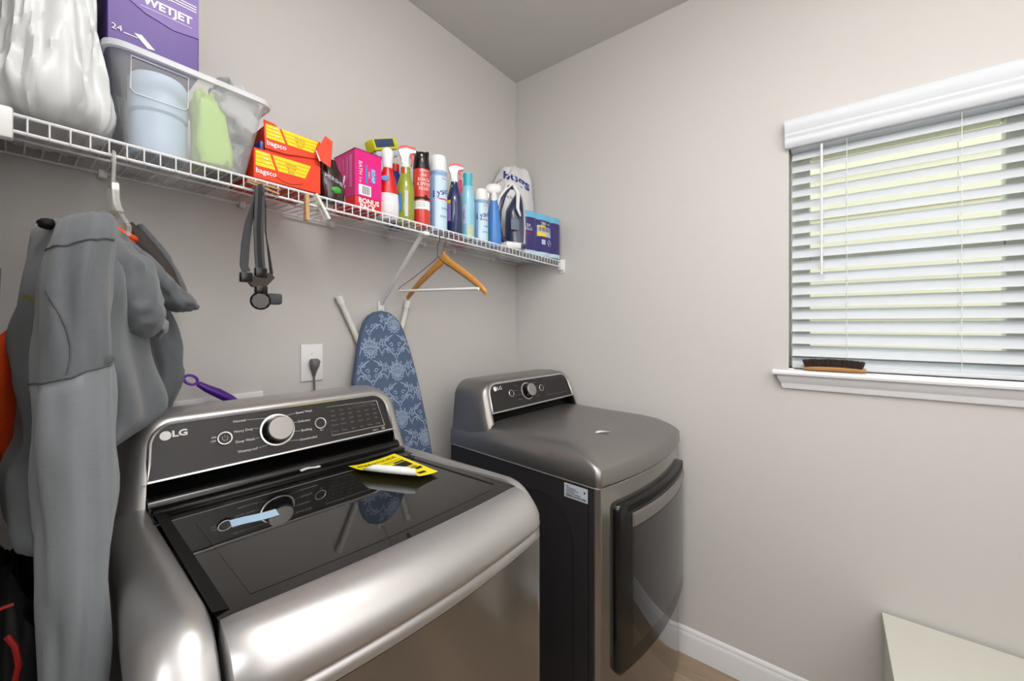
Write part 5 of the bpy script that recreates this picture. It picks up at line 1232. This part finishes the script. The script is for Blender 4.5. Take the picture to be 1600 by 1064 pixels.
SR = folds([(0.080, 0.975, 1.602, 0.022, 0.04, 0), (0.076, 0.945, 1.590, 0.032, 0.055, 0), (0.070, 0.905, 1.555, 0.036, 0.060, 0), (0.060, 0.885, 1.50, 0.038, 0.060, 0), (0.058, 0.875, 1.43, 0.039, 0.060, 0), (0.058, 0.862, 1.355, 0.040, 0.058, 0),
            (0.058, 0.852, 1.25, 0.041, 0.056, 0), (0.059, 0.842, 1.15, 0.040, 0.052, 4), (0.057, 0.832, 1.08, 0.036, 0.046, 6), (0.056, 0.822, 1.00, 0.033, 0.042, 6), (0.056, 0.812, 0.92, 0.030, 0.038, 6), (0.057, 0.80, 0.86, 0.028, 0.034, 6), (0.057, 0.795, 0.81, 0.027, 0.032, 6)], 48, 2.0, 0.035, 5, 0.11, tilt=0.35, raw=True)
SR = [[V((max(q_.x, XL+0.004), q_.y, q_.z)) for q_ in r_] for r_ in SR]
slv = part('near_sleeve', MB().loft(SR[:21]), M_fab, hj, smooth=80)
part('lower_sleeve', MB().loft(SR[20:]), M_fab2, slv, smooth=80, label='ribbed lighter grey lower sleeve')
part('seam', MB().tube([q_+(q_-V((0.058, 0.862, q_.z))).normalized()*0.0006 for q_ in SR[20]], 0.0013, 5, closed=True), M_seam, slv)
mbs = MB().loft(SR); tsl = BVHTree.FromPolygons(mbs.v, mbs.f); tbd = BVHTree.FromPolygons(body.v, body.f)
def onto(tr, x, z, off=0.0012):
    h = tr.ray_cast(V((x, 0.4, z)), V((0, 1, 0))); return (h[0]-V((0, off, 0))) if h[0] is not None else None
cs = [onto(tsl, x, z) for x, z in ((0.029, 1.468), (0.034, 1.452), (0.041, 1.434), (0.047, 1.414), (0.0505, 1.392), (0.050, 1.372), (0.046, 1.352))]
part('side_seam', MB().tube([q_ for q_ in cs if q_], 0.0011, 5), M_seam, slv)
part('shoulder_seam', MB().tube([q_+V((0, -0.0008, 0.0005)) for q_ in SR[9][22:47]], 0.0014, 5), M_seam, slv)
fs = folds([(0.125, 1.25, 1.600, 0.03, 0.05, 0), (0.160, 1.30, 1.55, 0.042, 0.055, 0), (0.195, 1.325, 1.47, 0.046, 0.052, 0), (0.222, 1.335, 1.38, 0.050, 0.048, 0), (0.238, 1.338, 1.30, 0.048, 0.046, 0), (0.215, 1.336, 1.22, 0.046, 0.046, 0), (0.190, 1.336, 1.12, 0.046, 0.046, 0), (0.18, 1.336, 0.98, 0.042, 0.044, 0), (0.18, 1.336, 0.90, 0.034, 0.038, 0)], 40, 5.0, 0.07, 4, 0.20)
for v in fs.v: v.y = max(min(v.y, YB-0.012), 1.262 if v.z < 1.24 else 0)
part('far_sleeve', fs, M_fab, hj, smooth=80)
# hood: big drooping lobe with a rim and dark lining
def bent(path, n=28, seed=0, amp=0.05):
    P_ = [V(p[:3]) for p in path]; rings = []
    for i, p in enumerate(P_):
        t_ = (P_[min(i+1, len(P_)-1)]-P_[max(i-1, 0)]).normalized(); w_ = V((0, 1, 0)); w_ = (w_-t_*w_.dot(t_)).normalized(); h_ = t_.cross(w_)
        rings.append([p+(w_*path[i][3]*cos(a)+h_*path[i][4]*sin(a))*(1+amp*noise.noise(V((cos(a)*2+seed, sin(a)*2, i*0.35)))*2+amp*0.7*noise.noise(V((cos(a)*5+seed, sin(a)*5, i*0.6)))*2) for a in [2*pi*j/n for j in range(n)]])
    return MB().loft(rings)
def cat(path, m_=5):
    r = []
    for i in range(len(path)-1):
        p0, p1, p2, p3 = path[max(i-1, 0)], path[i], path[i+1], path[min(i+2, len(path)-1)]
        for j in range(m_):
            u = j/m_; r.append(tuple(0.5*((2*p1[q_])+(-p0[q_]+p2[q_])*u+(2*p0[q_]-5*p1[q_]+4*p2[q_]-p3[q_])*u*u+(-p0[q_]+3*p1[q_]-3*p2[q_]+p3[q_])*u**3) for q_ in range(5)))
    return r+[tuple(path[-1])]
hood = part('hood', bent(cat([(0.070, 0.98, 1.582, 0.05, 0.012), (0.080, 0.985, 1.570, 0.075, 0.026), (0.096, 0.985, 1.545, 0.09, 0.034), (0.118, 0.985, 1.510, 0.09, 0.044), (0.134, 0.985, 1.455, 0.085, 0.044), (0.142, 0.985, 1.418, 0.072, 0.036), (0.146, 0.985, 1.396, 0.045, 0.018)]), 36, 3, 0.07), M_fab, hj, smooth=80)
part('hood_rim', bent(cat([(0.120, 1.11, 1.595, 0.03, 0.014), (0.145, 1.12, 1.565, 0.055, 0.026), (0.178, 1.13, 1.520, 0.062, 0.030), (0.208, 1.14, 1.488, 0.060, 0.028), (0.236, 1.155, 1.470, 0.050, 0.022), (0.254, 1.165, 1.464, 0.030, 0.011)]), 32, 6, 0.11), M_fab, hood, smooth=80)
part('lining', bent(cat([(0.160, 1.215, 1.645, 0.02, 0.008), (0.176, 1.220, 1.610, 0.04, 0.020), (0.200, 1.220, 1.565, 0.05, 0.026), (0.226, 1.22, 1.520, 0.05, 0.022), (0.250, 1.215, 1.488, 0.03, 0.008)]), 24, 7, 0.06), M_fabd, hood, smooth=80, label='dark brown hood lining')
part('hood_edge', bent(cat([(0.184, 1.262, 1.652, 0.02, 0.007), (0.220, 1.262, 1.590, 0.03, 0.016), (0.248, 1.26, 1.530, 0.03, 0.016), (0.268, 1.250, 1.486, 0.02, 0.008)]), 20, 9, 0.06), M_fab, hood, smooth=80)
part('hem_lobe', MB().blob((0.176, 1.04, 1.418), (0.018, 0.05, 0.030), 5, 0.2, 2, 20, 14), M_fab2, hood, smooth=80)
cg = [[onto(tbd, 0.010+0.014*u/5, 1.462-0.008*u/5+0.006*v, 0.0015) for v in (0, 1)] for u in range(6)]
cg = [r_ for r_ in cg if r_[0] and r_[1]]
part('chest_print', MB().add([q_ for r_ in cg for q_ in r_], [(2*i_, 2*i_+1, 2*i_+3, 2*i_+2) for i_ in range(len(cg)-1)]), M_gold, hj, smooth=0)
part('collar_tip', MB().blob((0.034, 0.955, 1.577), (0.011, 0.014, 0.009), 2, 0.2, 2, 14, 10), M_blackm, hj, smooth=80)
part('zip', MB().tube([V((-0.012+0.0, 0.925, 1.50)), V((-0.015, 0.915, 1.40)), V((-0.017, 0.91, 1.25)), V((-0.016, 0.915, 1.12))], 0.003, 6), M_seam, hj)
# hanger
ch = thing('clear_hanger', 'clear plastic hanger carrying the grey hoodie', 'hanger', (0.125, SYF, 1.75))
zl_ = deck(0.125, SYF)-0.029
hc_ = lambda a, z, dx=0.0: V((0.125+dx, SYF+a, z))
part('hook', MB().tube([hc_(0.0, 1.645), hc_(-0.001, 1.70), hc_(-0.004, 1.715)]+[hc_(-0.014*cos(a), zl_-0.010+0.0165*sin(a)+0.002) for a in [radians(-35+215*k/10) for k in range(11)]], 0.0030, 8), M_clear, ch)
part('yoke', MB().loft([[hc_(a, z, dx) for a, dx in ((-w_, -0.005), (w_, -0.005), (w_, 0.005), (-w_, 0.005))] for z, w_ in ((1.702, 0.010), (1.694, 0.026), (1.664, 0.034), (1.645, 0.052), (1.628, 0.085))]), M_clear, ch, smooth=30)
part('bar', MB().ribbon([hc_(0.18, 1.575), hc_(0.09, 1.610), hc_(0.0, 1.640), hc_(-0.09, 1.615), hc_(-0.17, 1.580)], 0.016, (0, 0, 1), 0.006), M_clear, ch)
# orange shirt inside the jacket
os_ = thing('orange_shirt', 'bright orange shirt worn inside the grey hoodie, collar and edge showing', 'shirt', (0.10, 1.12, 1.62))
part('collar', MB().tube([V((0.133+0.028*cos(a), 1.150+0.050*sin(a), 1.612+0.008*sin(a)-0.012*cos(a))) for a in [2*pi*k/24 for k in range(24)]], 0.0065, 8, closed=True), M_orange_f, os_)
part('neck', MB().loft([[V((0.133+r*0.54*cos(a), 1.150+r*sin(a), z)) for a in [2*pi*k/24 for k in range(24)]] for z, r in ((1.604, 0.050), (1.585, 0.056), (1.560, 0.07))], caps=False), M_orange_f, os_)
ob = MB().grid(8, 10, lambda u, v: V((XL+0.003+0.052*u, 1.10+0.05*u+0.004*sin(9*u+3*v), (1.385+0.062*u)*(1-v)+1.16*v)), thick=(0, 0.008, 0)); part('front', ob, M_orange_f, os_, smooth=80)
# black bag with red cord on the floor between wall and washer
bk = thing('black_backpack', 'black bag with red trim standing in the dark gap left of the washer', 'bag', (0.02, 0.95, 0))
bb = MB().blob((0.008, 1.02, 0.53), (0.036, 0.17, 0.53), 3, 0.10, 2.0, 36, 26, 0.5)
for v in bb.v: v.x = max(v.x, XL+0.004); v.z = max(v.z, 0.001)
part('body', bb, M_blackm, bk, smooth=80)
part('cord', MB().tube([(-0.004, 0.866, 1.00), (0.003, 0.860, 0.985), (0.006, 0.857, 0.960), (0.002, 0.856, 0.935), (-0.008, 0.858, 0.92)], 0.0035, 8), M_red_d, bk)
part('piping', MB().tube([(-0.020, 0.868, 1.035), (-0.008, 0.866, 1.040), (0.002, 0.866, 1.040)], 0.0025, 8), M_red_d, bk)
